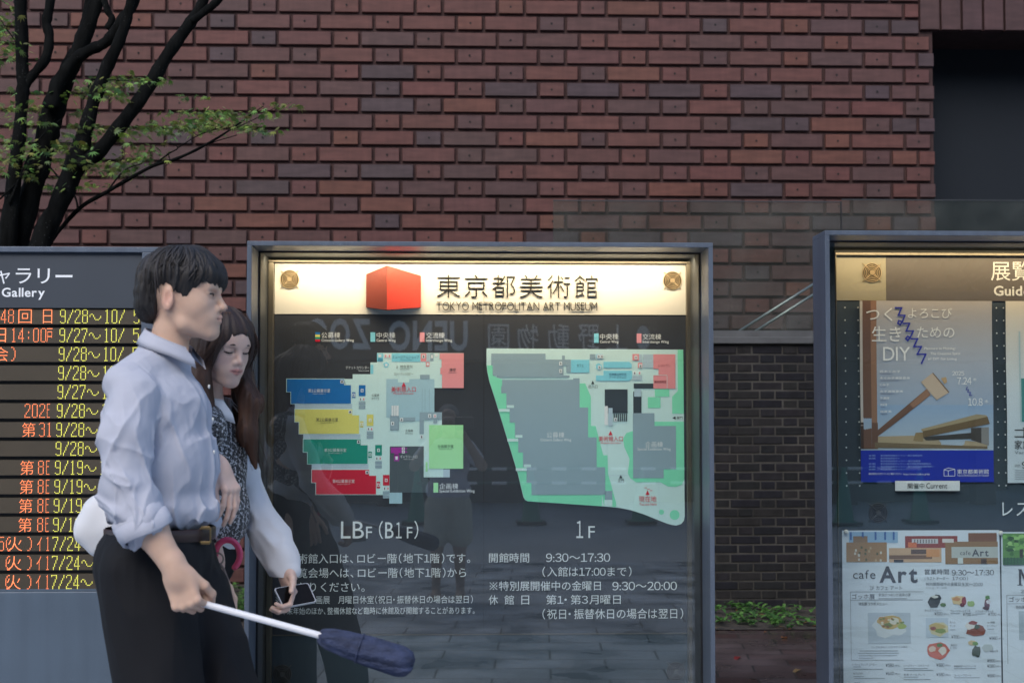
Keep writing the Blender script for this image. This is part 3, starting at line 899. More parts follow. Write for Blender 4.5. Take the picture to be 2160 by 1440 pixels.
rect(g, mp_, 1378.5, 792, 1407.5, 792.8, PALE, L4); rect(g, mp_, 1406.8, 792, 1407.6, 821, PALE, L4)
rect(g, mp_, 1333.5, 747.5, 1347.5, 761.5, PINK, L3); rect(g, mp_, 1345, 766, 1354.5, 777, PINK, L3); rect(g, mp_, 1347.5, 748, 1354, 766, LGREY, L3)
rect(g, mp_, 1243, 748, 1255, 758.5, GREY, L3); rect(g, mp_, 1356, 748, 1378, 777, LGREY, L3); rect(g, mp_, 1334, 794, 1354, 803, LGREY, L3)
rect(g, mp_, 1274.5, 822.5, 1323, 873, DK, L3); rect(g, mp_, 1336, 810, 1378, 820.5, DK, L3); rect(g, mp_, 1335, 827, 1352.5, 873, DK, L3); rect(g, mp_, 1337, 822, 1352, 838, LGREY, L4)
rect(g, mp_, 1273.5, 858, 1281, 898, WHITE, L4); rect(g, mp_, 1282, 862, 1291, 900, LGREY, L4)
for x in range(0, 7): rect(g, mp_, 1293 + x * 4.3, 874, 1296 + x * 4.3, 890, DGREY, L4)
poly(g, mp_, [(1334, 873), (1380, 873), (1380, 900), (1425.5, 900), (1425.5, 991.5), (1399, 991.5), (1399, 1010.5), (1334, 1010.5)], GREY, L3)
for cx, cy in ((1249, 808), (1308, 1007)): poly(g, mp_, [(cx - 3.5, cy + 3.5), (cx, cy - 4), (cx + 3.5, cy + 3.5)], DK, L4)
for cx, cy in ((849.5, 812.5), (1286.5, 915), (1364.5, 1041)): poly(g, mp_, [(cx - 4.5, cy + 4.5), (cx, cy - 5), (cx + 4.5, cy + 4.5)], CRIM, L4)
poly(g, mp_, [(1418, 883), (1425, 879.5), (1425, 886.5)], DK, L4)
for x, y in ((1358, 1030), (1364, 1033), (1370, 1036)): rect(g, mp_, x, y, x + 5, y + 1.2, CRIM, L4)
rect(g, mp_, 1388.5, 1015, 1389.1, 1095, LGREY, L4); rect(g, mp_, 1275, 1004, 1325, 1004.7, LGREY, L4)
g.obj('floor_plan', M['print'], mpn)

# lettering on the board
g = G(); T = lambda *a, **k: text(g, mp_, *a, **k)
for s, e, x, x1 in (('公募棟', "Citizen's Gallery Wing", 676, 744), ('中央棟', 'Central Wing', 792, 832), ('交流棟', 'Interchange Wing', 896, 951)):
    T(s, x, 702.5, x + 39.5, 715, WHITE); T(e, x, 716.5, x1, 724, WHITE, off=.015)
for s, e, x, x1 in (('中央棟', 'Central Wing', 1264.5, 1304), ('交流棟', 'Interchange Wing', 1355.5, 1411)):
    T(s, x, 704.5, x + 39.5, 717, WHITE); T(e, x, 718.5, x1, 726, WHITE, off=.015)
T('企画棟', 925, 1020.5, 964.5, 1032.5, WHITE); T('Special Exhibition Wing', 925, 1033.5, 999, 1041.5, WHITE, off=.015)
for i, (x, y, c) in enumerate(((672, 826, WHITE), (689, 887, DK), (706.5, 951, WHITE), (724, 1016, WHITE))):
    T(f'第{i + 1}公募展示室', x - 23, y - 4, x + 23, y + 3.6, c, L4 + .001); T(f"Citizen's Gallery {i + 1}", x - 14, y + 5, x + 14, y + 7.8, c, L4 + .001)
T('チケットカウンター', 727.5, 774, 777, 780.5, WHITE); T('Ticket Counter', 753, 782, 777, 785, WHITE)
T('ミュージアムショップ', 826, 751.5, 881.5, 758, lin(30, 60, 110), L4); T('Museum Shop', 842, 759, 866, 762, lin(30, 60, 110), L4)
T('総合受付', 842, 771.5, 868, 778, DK, L4); T('Information', 842, 779, 861, 781.5, DK, L4); T('i', 834.5, 772, 836, 779.5, DK, L4)
T('エントランスロビー', 829, 787.5, 869, 793, DK, L4)
T('講堂', 946, 778, 959, 785, DK, L4); T('Auditorium', 943.5, 786, 961, 788.5, DK, L4)
T('美術館入口', 823, 817, 875, 828.5, CRIM, L4); T('Museum Entrance', 828, 829.5, 870, 833.5, CRIM, L4)
T('公募棟', 782, 832.5, 798, 838, DK, L4); T('ホワイエ', 782, 840, 798, 845, DK, L4); T('企画棟', 853, 907, 869, 912.5, DK, L4); T('ホワイエ', 853, 913.5, 869, 918, DK, L4)
T('企画展示室', 921, 939.5, 954.5, 946.5, lin(40, 90, 50), L4); T('Exhibition Gallery', 924, 948, 951, 950.5, lin(40, 90, 50), L4)
T('ギャラリー入口', 843, 961.5, 878.5, 968, WHITE, L4); T('Gallery Entrance', 850, 969, 872, 971.5, WHITE, L4)
T('公募棟', 1151, 913, 1188.5, 925, WHITE, L4); T("Citizen's Gallery Wing", 1138, 926, 1203, 934, WHITE, L4, off=.01)
T('企画棟', 1360, 933, 1397.5, 945, WHITE, L4); T('Special Exhibition Wing', 1343.5, 946, 1414, 953.5, WHITE, L4, off=.01)
T('美術館入口', 1261, 921.5, 1312.5, 932.5, CRIM, L4); T('Museum Entrance', 1266, 934, 1308, 937.5, CRIM, L4)
T('現在地', 1346, 1048, 1383.5, 1060.5, CRIM, L4); T('You are Here', 1347, 1062, 1383.5, 1068, CRIM, L4)
T('出入口', 1240, 813, 1259, 820, DK, L4); T('正門', 1301.5, 1012, 1314.5, 1019, DK, L4); T('東門', 1427, 879.5, 1440, 886, DK, L4)
T('カフェ', 1215.5, 769, 1229.5, 775, DK, L4); T('レストラン', 1389, 769, 1414, 775, lin(120, 30, 40), L4); T('美術情報室', 1380, 803.5, 1405.5, 809.5, lin(120, 30, 40), L4)
T('佐藤慶太郎記念', 1284, 788, 1320.5, 793, lin(20, 60, 110), L4); T('アートラウンジ', 1284, 794, 1320.5, 799.5, lin(20, 60, 110), L4)
# big floor names, opening hours
T('LB', 719, 1100, 767, 1135.5, WHITE); T('F', 771.5, 1111, 784, 1135.5, WHITE); T('（', 798.5, 1099, 807, 1137, WHITE); T('B', 811.5, 1102, 829, 1135.5, WHITE); T('1', 834, 1102, 846, 1135.5, WHITE); T('F', 857, 1112, 868.5, 1135.5, WHITE); T('）', 872.5, 1099, 881, 1137, WHITE)
T('1', 1213.5, 1100, 1228, 1136, WHITE); T('F', 1239, 1111, 1252.5, 1136, WHITE)
T('美術館入口は、ロビー階（地下1階）です。', 607.5, 1167, 990, 1188, WHITE)
T('展覧会場へは、ロビー階（地下1階）から', 607.5, 1197, 981.5, 1218, WHITE)
T('お入りください。', 607.5, 1227, 769, 1247, WHITE)
T('※公募展・企画展　月曜日休室（祝日・振替休日の場合は翌日）', 583.5, 1255, 995.5, 1272, WHITE)
T('※年末年始のほか、整備休館など臨時に休館及び開館することがあります。', 583.5, 1279, 999.5, 1294, WHITE)
T('開館時間', 1029.5, 1167, 1114, 1187, WHITE); T('9:30〜17:30', 1149.5, 1168, 1285, 1186, WHITE); T('（入館は17:00まで）', 1142, 1196, 1330, 1217, WHITE)
T('※特別展開催中の金曜日', 1030.5, 1226, 1265, 1246, WHITE); T('9:30〜20:00', 1289.5, 1228, 1426, 1246, WHITE)
T('休', 1029, 1255, 1048.5, 1275, WHITE); T('館', 1062, 1255, 1082, 1275, WHITE); T('日', 1097.5, 1256, 1114, 1275, WHITE); T('第1・第3月曜日', 1149.5, 1255, 1307, 1275, WHITE)
T('（祝日・振替休日の場合は翌日）', 1142, 1284, 1439, 1306, WHITE)
g.obj('lettering', M['print'], mpn)

# ================================================================ the exhibition guide case on the right
gs, (c0, c1, lid2) = case('poster_case', 'glazed steel case with pinned posters under a warm lit brown header, at the right edge', 'notice case', 1744.5, 2760, 488, (2.8, (1.0, 0.72, 0.42)), inset=0.060)
q = Plane(IY, 1767, 534, 2700, 1440); e = Plane(BY - 0.004, 1767, 541, 2160, 1440)
g = G(); bars(g, q.X(1766), q.X(2738), 0.2, q.Z(534), 0.004, IY - 0.004, BY + 0.02, wt=-q.sz * 6)
g.obj('inner_frame', M['alu'], gs)
g = G(); g.box(e.X(1768), e.X(1873.3), BY - 0.003, BY + 0.012, e.Z(635), e.Z(540.5)); M['olive'] = mat('olive_metal_panel', (0.34, 0.31, 0.23), 0.5, metal=0.0, vary=0.05); ol = g.obj('vent_panel', M['olive'], gs)
g = G(); g.box(e.X(1873.6), e.X(2690), BY - 0.004, BY + 0.012, e.Z(635.5), e.Z(540.5)); M['warm_lit_head'] = mat('warm_lit_charcoal', (0.12, 0.105, 0.10), 0.5, vary=0.06); hd_ = g.obj('header_panel', M['warm_lit_head'], gs)  # charcoal panel; the lamp's warm light is put into this brown
g = G(); g.box(e.X(1768), e.X(2690), BY, BY + 0.012, 0.2, e.Z(636)); pb = g.obj('pin_board', M['slate'], gs)
vent(ol, (e.X(1843), BY - 0.0035, e.Z(576)), e.sx * 20.5, M['grille'])
vent(pb, (e.X(1851), BY - 0.0008, e.Z(1083.5)), e.sx * 20.5, M['grille_dark'], 'dark round fan vent')
g = G()
for ix, x in enumerate((1786, 1813.5, 2107, 2122)):
    for iy in range(15):
        c = (e.X(x), BY - 0.0015, e.Z(650 + iy * 26.9))
        g.disc(c, 0.0028, 10)
M['stud'] = mat('white_peg', (0.75, 0.75, 0.72), 0.5, vary=0)
g.obj('peg_holes', M['stud'], pb)
g = G(); h2 = Plane(BY - 0.004, 1767, 541, 2160, 1440)
text(g, h2, '展覧会のご案内', 2095.5, 550, 2400, 592, (0.8, 0.8, 0.78), .002); text(g, h2, 'Guide', 2101, 603, 2178, 624.5, (0.8, 0.8, 0.78), .002, off=.02)
g.obj('lettering', M['print'], hd_)
g = G(); text(g, e, 'レストラン', 2112.5, 1061, 2262, 1091, WHITE, .002); g.obj('lettering', M['print'], pb)


def wavy(plq, x0, y0, x1, y1, amp, nx=10, ny=14, lift=0.004, seed=1):
    """a hung sheet of paper that bulges slightly: returns its front mesh and a height function"""
    r = random.Random(seed); a, b, c_ = r.uniform(0, 6), r.uniform(0, 6), r.uniform(0, 6)
    def dep(px, py):
        u, v = (px - x0) / (x1 - x0), (py - y0) / (y1 - y0)
        return lift + amp * (0.5 + 0.5 * math.sin(v * 9 + a + u * 1.5)) * (0.3 + 0.7 * (1 - v) ** 0.7) + amp * 0.4 * (0.5 + 0.5 * math.sin(u * 7 + b + v * 3))
    return dep


class Sheet:
    """paper with things printed on it, everything following the bulge of the sheet"""
    def __init__(s, pl, x0, y0, x1, y1, amp, seed):
        s.pl, s.b, s.g = pl, (x0, y0, x1, y1), G()
        s.dep = wavy(pl, x0, y0, x1, y1, amp, seed=seed)
        s.Y = pl.Y

    def base(s, colf, nx=14, ny=40):
        x0, y0, x1, y1 = s.b
        for j in range(ny):
            for i in range(nx):
                xa, xb, ya, yb = x0 + (x1 - x0) * i / nx, x0 + (x1 - x0) * (i + 1) / nx, y0 + (y1 - y0) * j / ny, y0 + (y1 - y0) * (j + 1) / ny
                s.quad([(xa, ya), (xb, ya), (xb, yb), (xa, yb)], colf((xa + xb) / 2, (ya + yb) / 2), 0)

    def quad(s, pts, col, layer):
        s.g.add([(s.pl.X(x), s.pl.Y - s.dep(x, y) - layer, s.pl.Z(y)) for x, y in pts], [tuple(reversed(range(len(pts))))], col)

    def rect(s, x0, y0, x1, y1, col, layer=.0012, n=4):
        for i in range(n):
            a, b = x0 + (x1 - x0) * i / n, x0 + (x1 - x0) * (i + 1) / n
            m = 3 if y1 - y0 > 40 else 1
            for j in range(m):
                c, d = y0 + (y1 - y0) * j / m, y0 + (y1 - y0) * (j + 1) / m
                s.quad([(a, c), (b, c), (b, d), (a, d)], col, layer)

    def text(s, t, x0, y0, x1, y1, col, layer=.0022, **k):
        g2 = G(); text(g2, s.pl, t, x0, y0, x1, y1, col, 0, **k)
        pl = s.pl
        vs = []
        for (X, Y, Z) in g2.v:
            px, py = (X - pl.ox) / pl.sx, (Z - pl.oz) / pl.sz
            vs.append((X, pl.Y - s.dep(px, py) - layer, Z))
        s.g.add(vs, g2.f, col)


def mixc(a, b, t): return tuple(p + (q_ - p) * t for p, q_ in zip(a, b))


# --- workshop poster
s = Sheet(e, 1815, 636, 2095, 1019, 0.006, 4)
def sky_toplit(x, y):
    if y > 950: return lin(14, 44, 168)
    t = max(0, min(1, (y - 636) / 310))
    return mixc(lin(184, 178, 176), lin(148, 174, 204), t ** 0.9) if y < 860 else mixc(lin(148, 174, 204), lin(180, 194, 206), (y - 860) / 90)  # printed sky, with warm light from above put into its pale top
s.base(sky_toplit)
s.rect(1815, 636, 1820.5, 900, lin(196, 190, 184)); WD1, WD2, WD3, WD4 = lin(110, 80, 66), lin(150, 112, 90), lin(190, 164, 142), lin(176, 158, 128)
s.rect(1820.5, 636, 1838, 949, WD1); s.rect(1838, 636, 1850, 920, WD2); s.rect(1838, 894, 1851, 949, WD1, .0016); s.rect(1815, 893, 1821, 949, lin(70, 50, 40))
s.quad([(1846, 926), (1851, 909), (1955, 822), (1963, 835), (1890, 893)], WD1, .0018); s.quad([(1919, 855), (1955, 822), (1963, 835), (1926, 863)], WD2, .0022)
s.quad([(1943, 808), (1967, 789), (2000, 831), (1975, 846)], lin(196, 176, 156), .0026); s.quad([(1967, 789), (1969, 788), (2002, 829), (2000, 831)], lin(120, 96, 76), .0026)
s.quad([(1985, 800), (1996, 797), (1998, 808), (1992, 812)], lin(190, 160, 120), .0028)
s.quad([(1844, 923), (1925, 921), (2082, 936), (2082, 948), (1844, 945)], WD4, .0014); s.quad([(1844, 935), (2082, 944), (2082, 949), (1844, 947)], lin(120, 104, 80), .0018)
s.quad([(2047, 905), (2085, 903), (2085, 942), (2069, 937), (2047, 930)], lin(70, 66, 62), .0018); s.quad([(2069, 904), (2085, 903), (2085, 942), (2069, 937)], lin(140, 138, 134), .0022)
s.quad([(1930, 915), (1946, 914), (1946, 934), (1925, 932)], lin(150, 128, 92), .0020)
s.quad([(1945, 924), (1952, 931), (2050, 928), (2047, 915)], lin(62, 60, 58), .0016)
s.quad([(1941, 907.5), (2059, 876), (2080, 878), (2082, 882), (1945, 913)], lin(168, 152, 120), .0024); s.quad([(1945, 912), (2082, 881), (2087, 896), (1946, 925)], lin(112, 92, 64), .0028)
W2 = (0.90, 0.90, 0.90)
s.text('つく', 1828, 651, 1884, 679, W2); s.text('よろこび', 1917, 651, 2010, 673, W2); s.text('生き', 1840, 690, 1902, 722, W2); s.text('ための', 1936, 691, 2015, 714, W2); s.text('DIY', 1864, 734, 1921, 763, W2)
ZB = lin(34, 48, 168)
def zig(pts, w):
    for (a, b) in zip(pts, pts[1:]):
        d = Vector((b[0] - a[0], b[1] - a[1])); n_ = Vector((-d.y, d.x)).normalized() * w / 2; u = d.normalized() * w / 2
        s.quad([(a[0] - n_.x - u.x, a[1] - n_.y - u.y), (b[0] - n_.x + u.x, b[1] - n_.y + u.y), (b[0] + n_.x + u.x, b[1] + n_.y + u.y), (a[0] + n_.x - u.x, a[1] + n_.y - u.y)], ZB, .003)
zig([(1890, 651), (1903, 651), (1896, 667), (1910, 667), (1905, 680), (1900, 687), (1895, 684), (1897, 678), (1903, 680)], 3.2)
zig([(1907, 684), (1920, 684), (1913, 700), (1928, 700), (1921, 714), (1916, 720), (1912, 716), (1916, 711), (1921, 714)], 3.2)
zig([(1924, 716.5), (1937, 716.5), (1929, 733), (1945, 733), (1936, 749), (1954, 749), (1945, 768)], 3.2)
zig([(2040, 818), (2037, 824), (2043, 824), (2040, 829), (2047, 830), (2044, 836), (2050, 836)], 1.2)
for i, (t_, x) in enumerate((('Pleasure in Making:', 1951), ('The Creative Spirit', 1964), ('of DIY for Living', 1959))): s.text(t_, x, 734 + i * 11, x + 66 - i * 3, 741 + i * 11, W2)
for i, w in enumerate((44, 64, 20, 49, 20, 15, 24)):
    y = 783 + i * 14.1
    s.text('若木くみ子瀬尾夏美ダンシング伊藤野口健'[i:i + max(3, w // 8)], 1856, y, 1856 + w, y + 5, W2); s.rect(1857, y + 7, 1857 + w * .6, y + 8, lin(120, 130, 160), .002, 1)
s.text('2025', 2009, 785, 2034, 794, W2); s.text('7.24', 2019, 798, 2049, 813, W2); s.text('木', 2052, 799, 2060, 806, W2); s.text('10.8', 2041, 842, 2072, 858, W2); s.text('水', 2076, 845, 2084, 852, W2)
LB_ = lin(150, 175, 235)
for i, (w1, w2) in enumerate(((14, 88), (14, 40), (0, 84), (14, 106), (14, 114), (14, 56))):
    y = 961 + i * 5.8
    if w1: s.text('会期', 1831, y, 1831 + w1, y + 4, LB_)
    s.text('東京都美術館ギャラリー展示室開室時間観覧料一般当日'[:max(4, int(w2 / 5))], 1856, y, 1856 + w2, y + 4, LB_)
s.text('最新情報は公式サイトをご確認ください', 1831, 999, 1900, 1003.5, W2); s.text('https://www.tobikan.jp/diy', 1904, 1000, 1959, 1005, W2)
s.text('東京都美術館', 2017, 992, 2084, 1002, W2); s.text('TOKYO METROPOLITAN ART MUSEUM', 2017, 1004, 2084, 1007, W2)
for a, b in (((1989, 993), (1998, 989)), ((1998, 989), (2012, 992)), ((2012, 992), (2012, 1006)), ((1989, 993), (1989, 1006)), ((1989, 1006), (2012, 1006)), ((1998, 995), (1998, 1006)), ((1989, 993), (1998, 995)), ((1998, 995), (2012, 992))):
    d = Vector((b[0] - a[0], b[1] - a[1])); n_ = Vector((-d.y, d.x)).normalized() * .5
    s.quad([(a[0] - n_.x, a[1] - n_.y), (b[0] - n_.x, b[1] - n_.y), (b[0] + n_.x, b[1] + n_.y), (a[0] + n_.x, a[1] + n_.y)], W2, .003)
tag(s.g.obj('poster', M['paper']), 'poster with a wooden mallet, white Japanese title and a blue band along its foot', 'poster', 'posters in the right-hand case')
# --- small card
s = Sheet(e, 1885, 1016, 2021, 1037, 0.001, 9); s.base(lambda x, y: (0.78, 0.80, 0.80), 4, 2)
s.text('開催中', 1911, 1020.5, 1946, 1032.5, lin(50, 54, 60)); s.text('Current', 1950, 1020.5, 1994, 1032, lin(50, 54, 60))
for v in range(len(s.g.v)): s.g.v[v] = (s.g.v[v][0], s.g.v[v][1] - 0.010, s.g.v[v][2])
tag(s.g.obj('card', M['paper']), 'small white card reading Current under the mallet poster', 'card')
# --- painter exhibition poster, cut by the photo's edge
s = Sheet(e, 2124, 636, 2404, 1021, 0.005, 7)
s.base(lambda x, y: mixc(lin(222, 214, 200), lin(206, 218, 226), min(1, (y - 636) / 200)))
s.rect(2155, 800, 2390, 892, lin(70, 140, 140)); s.rect(2170, 700, 2390, 800, lin(90, 130, 150)); s.rect(2151, 700, 2155, 892, lin(180, 200, 205))
DKI = lin(34, 40, 46)
s.text('ゴッホ展', 2139, 903, 2262, 927, DKI); s.text('家族がつないだ画家の夢', 2139, 931, 2330, 950, DKI); s.text("Van Gogh's Home", 2139, 953, 2240, 962, lin(120, 130, 140)); s.text('2025', 2139, 982, 2151, 987, DKI); s.text('9.12', 2154, 976, 2200, 990, DKI)
for i in range(5): s.rect(2139, 994 + i * 4.5, 2330, 995.2 + i * 4.5, lin(160, 170, 178), .002, 2)
tag(s.g.obj('poster', M['paper']), 'pale exhibition poster with a teal picture, right of the mallet poster', 'poster', 'posters in the right-hand case')

# --- cafe menu
INK, INK2 = lin(70, 74, 84), lin(104, 112, 124)
s = Sheet(e, 1774, 1120, 2105, 1590, 0.003, 11)
PAPER = lin(222, 232, 242)
s.base(lambda x, y: PAPER)
s.rect(1788, 1123, 1891, 1146, lin(150, 186, 218)); s.rect(1797, 1132, 1827, 1146, lin(150, 118, 84), .0018)
for x in (1790, 1815, 1842, 1862, 1880): s.rect(x, 1123, x + 4, 1140, lin(50, 100, 170), .0018, 1)
s.rect(1782.5, 1145, 1867.5, 1186, lin(166, 128, 84), .002)
for i in range(16):
    x, y = random.Random(i).uniform(1792, 1855), random.Random(i + 50).uniform(1152, 1181)
    s.rect(x, y, x + 4, y + 5, random.Random(i).choice([lin(220, 214, 196), lin(90, 96, 56), lin(196, 170, 130)]), .0028, 1)
s.rect(1906, 1132, 2016, 1157, lin(150, 62, 52)); s.rect(1920, 1138, 1975, 1148, lin(206, 206, 206), .002); s.rect(1984, 1138, 2008, 1146, lin(222, 216, 210), .002); s.rect(1912, 1145, 1930, 1156, lin(220, 120, 70), .002)
s.rect(1872, 1157, 1982, 1187, lin(206, 170, 134), .0016); s.rect(1872, 1172, 1962, 1180, lin(120, 88, 66), .002); s.rect(1950, 1160, 1978, 1176, lin(214, 150, 92), .002); s.rect(1882, 1181, 1902, 1187, lin(50, 48, 50), .002); s.rect(1918, 1160, 1950, 1170, lin(92, 70, 60), .002)
for i in range(8): s.rect(1925 + i * 6, 1139, 1927 + i * 6, 1147, lin(110, 96, 96), .0026, 1)
s.rect(1990, 1144, 2101, 1191, lin(150, 114, 70), .0018); s.rect(2039, 1126, 2099, 1144, lin(130, 84, 54), .0018); s.rect(2003, 1155, 2101, 1178, lin(190, 196, 190), .0024); s.rect(2065, 1180, 2077, 1191, lin(76, 56, 42), .0024); s.rect(2016, 1178, 2027, 1190, lin(210, 220, 216), .0026)
s.text('cafe', 2021, 1163, 2043, 1172, INK, .0032); s.text('Art', 2046, 1160, 2081, 1175, INK, .0032, off=.02)
s.text('cafe', 1796, 1203, 1843, 1221, INK, off=-.004); s.text('Art', 1851, 1195, 1931, 1230, INK, off=.025); s.text('1F カフェ アート', 1831, 1236, 1898, 1244.5, INK2)
s.text('営業時間', 1946, 1201, 1997, 1212.5, INK); s.text('9:30〜17:30', 2003, 1203, 2092, 1214.5, INK); s.text('（ラストオーダー', 1946, 1217, 1996, 1224.5, INK2); s.text('17:00）', 2004, 1217, 2037, 1225, INK)
s.text('特別展開催中の金曜日', 1948, 1229, 2021, 1236.5, INK2); s.text('9:30〜20:00', 2024, 1230, 2068, 1237, INK2); s.text('ラストオーダー 19:30', 1948, 1238.5, 1992, 1242, INK2)
s.text('ゴッホ展', 1793.5, 1252.5, 1841, 1263.5, INK); s.text('家族がつないだ画家の夢', 1849, 1251.5, 1916, 1258, INK2); s.rect(1849, 1262, 1908, 1263, INK2, .002, 1); s.text('特別展コラボメニュー', 1807, 1270, 1867.5, 1277, INK)
for a in ((1790, 1248, 1943, 1248.7), (1790, 1248, 1790.7, 1391), (1790, 1265, 1942, 1265.7), (1792, 1390, 1900, 1390.7)): s.rect(*a, INK2, .002, 1)


def blob(cx, cy, rx, ry, col, layer=.0024, n=14, rnd=0.2, seed=0):
    r = random.Random(seed + int(cx * 7 + cy))
    s.quad([(cx + rx * math.cos(k * 6.283 / n) * (1 + r.uniform(-rnd, rnd)), cy + ry * math.sin(k * 6.283 / n) * (1 + r.uniform(-rnd, rnd))) for k in range(n)], col, layer)


s.rect(1826, 1292, 1915, 1356, lin(190, 202, 214), .0016)
blob(1870, 1318, 36, 24, lin(220, 226, 230), .002); blob(1872, 1312, 26, 13, lin(206, 176, 104), .0026); blob(1858, 1307, 11, 7, lin(200, 150, 80), .003); blob(1880, 1309, 10, 7, lin(228, 222, 204), .003); blob(1897, 1320, 9, 6, lin(170, 186, 90), .003); blob(1868, 1318, 9, 4, lin(120, 130, 50), .0034)
for i in range(14):
    q_ = random.Random(i + 90); blob(q_.uniform(1848, 1900), q_.uniform(1302, 1324), 3, 2, q_.choice([lin(230, 220, 190), lin(150, 100, 50), lin(120, 140, 60)]), .0036, 8)
blob(1964, 1270, 14, 13, lin(48, 54, 52), .0024, 6, .1); blob(1972, 1262, 9, 8, lin(40, 48, 48), .003, 6, .1); blob(1967, 1259, 7, 3, lin(220, 222, 216), .0034); blob(1984, 1276, 6, 4, lin(80, 120, 60), .003)
blob(2016, 1266, 15, 10, lin(226, 200, 150), .0024); blob(2012, 1264, 8, 4, lin(210, 150, 100), .0028); blob(2028, 1268, 5, 9, lin(150, 40, 56), .003); blob(2042, 1274, 8, 6, lin(160, 190, 110), .0026); blob(2024, 1276, 5, 4, lin(110, 30, 40), .0032)
blob(2076, 1274, 6, 10, lin(110, 60, 76), .003); blob(2074, 1283, 7, 4, lin(70, 30, 40), .0034); blob(2077, 1261, 5, 4, lin(90, 140, 80), .003); blob(2079, 1270, 5, 4, lin(220, 216, 220), .0034)
s.rect(1947, 1303, 1994, 1344, lin(196, 210, 224), .0018); blob(1972, 1326, 21, 15, lin(214, 204, 160), .0024); blob(1970, 1322, 17, 8, lin(196, 170, 90), .003); blob(1977, 1330, 12, 5, lin(130, 150, 70), .0034); blob(1962, 1325, 6, 4, lin(150, 70, 50), .0036)
blob(2052, 1330, 23, 12, lin(140, 70, 44), .0024); blob(2040, 1320, 10, 8, lin(226, 222, 214), .003); blob(2046, 1314, 9, 4, lin(150, 56, 40), .0034); blob(2054, 1322, 6, 5, lin(60, 80, 50), .0034)
blob(1972, 1371, 25, 17, lin(206, 96, 66), .0024); blob(1960, 1368, 8, 6, lin(226, 200, 180), .003); blob(1982, 1372, 9, 8, lin(228, 220, 206), .003); blob(1975, 1360, 7, 4, lin(90, 130, 60), .0034)
blob(2044, 1356, 9, 6, lin(220, 196, 150), .0024); blob(2076, 1366, 12, 8, lin(190, 200, 200), .0024); blob(2052, 1374, 10, 12, lin(60, 74, 56), .003); blob(2050, 1357, 6, 4, lin(120, 160, 90), .003)
for x, y, t_ in ((2025, 1296, '¥700'), (2078, 1296, '¥700'), (2000, 1343, '¥700'), (2080, 1346, '¥960'), (1968, 1401, '¥580'), (2075, 1404, '¥580'), (1862, 1418, '¥680'), (1968, 1421, '¥580'), (2075, 1424, '¥680'), (1862, 1401, '¥580'), (2075, 1393, '¥900'), (1965, 1294, '¥320')):
    s.text(t_, x, y - 3.4, x + 17, y + 3.4, INK); s.text('(税込)', x + 18.5, y - 1, x + 30, y + 3.2, INK2)
for x, y, w, t_ in ((1945, 1287, 34, 'おにぎりセット'), (1999, 1289, 42, 'フルーツロールケーキ'), (2051, 1290, 38, 'ダブルチーズケーキ'), (1997, 1312, 12, '生ハム'), (1997, 1320, 12, 'サンド'), (2076, 1313, 16, 'Art特製'), (2076, 1320, 20, 'ビーフカレー'), (1998, 1360, 14, '海老の'), (1998, 1366, 14, 'トマト'), (2080, 1373, 18, '季節の丼'), (1832, 1363, 76, 'リンゴのタルト バニラアイス添え'), (1793, 1399, 50, 'トクシュブレンドコーヒー'), (1899, 1402, 54, 'ハーブティー カモミール'), (2005, 1404, 46, '有機栽培りんごジュース'), (1794, 1418, 20, 'カフェラテ'), (1900, 1421, 44, '紅茶 アールグレイ'), (2005, 1423, 36, 'コーヒーフロート'), (1796, 1438, 12, 'ココア')):
    s.text(t_, x, y - 2.2, x + w, y + 2.4, INK)
for x, y, w in ((1808, 1371, 80), (1804, 1376, 86), (1806, 1381, 80), (1806, 1386, 30), (1794, 1404, 16), (1795, 1409, 62), (1900, 1408, 50), (1900, 1412, 62), (2005, 1409, 46), (1795, 1424, 22), (1796, 1428, 64), (1900, 1426, 30), (1900, 1431, 56), (2005, 1428, 54), (1999, 1294, 20), (2052, 1295, 20), (2076, 1327, 14), (1997, 1328, 12)):
    s.rect(x, y - .6, x + w, y + .6, lin(150, 160, 172), .002, 1)
tag(s.g.obj('menu_sheet', M['paper']), 'white cafe menu sheet with food pictures pinned under the mallet poster', 'menu', 'menus in the right-hand case')
# --- restaurant menu, cut by the photo's edge
s = Sheet(e, 2108, 1124, 2440, 1594, 0.003, 13); s.base(lambda x, y: PAPER)
s.rect(2111, 1127, 2300, 1193, lin(96, 150, 72))
for i in range(90):
    q_ = random.Random(i + 7); blob(q_.uniform(2113, 2296), q_.uniform(1129, 1172), q_.uniform(4, 9), q_.uniform(3, 5), q_.choice([lin(60, 120, 44), lin(130, 190, 90), lin(160, 210, 120), lin(40, 84, 36)]), .002 + .00002 * i, 8)
s.rect(2146, 1160, 2153, 1185, lin(50, 44, 34), .0042, 1); s.rect(2111, 1178, 2300, 1193, lin(60, 110, 70), .0044)
for i in range(26): s.rect(2113 + i * 7, 1177, 2114.4 + i * 7, 1193, lin(40, 74, 56), .005, 1)
g2 = G()
for a in ((2143, 1202, 2150, 1203.5), (2144.5, 1202, 2149, 1236), (2141, 1234.5, 2152, 1236), (2164, 1202, 2172, 1203.5), (2165, 1202, 2170, 1236), (2162, 1234.5, 2173, 1236)): s.rect(*a, INK, .002, 1)
s.quad([(2145, 1202), (2150, 1202), (2160, 1226), (2157, 1230)], INK, .0022); s.quad([(2165, 1202), (2168, 1202), (2160, 1230), (2157, 1230)], INK, .0022)
s.text('2F', 2148, 1245, 2158.5, 1252, INK); s.text('ゴッホ展', 2123, 1260, 2172, 1271, INK); s.text('特別展コラボメニュー', 2137, 1278, 2200, 1285, INK); s.rect(2118, 1256, 2118.7, 1400, INK2, .002, 1); s.rect(2118, 1256, 2300, 1256.7, INK2, .002, 1); s.rect(2118, 1274, 2300, 1274.6, INK2, .002, 1)
s.rect(2143, 1290, 2230, 1350, lin(176, 190, 200), .0018)
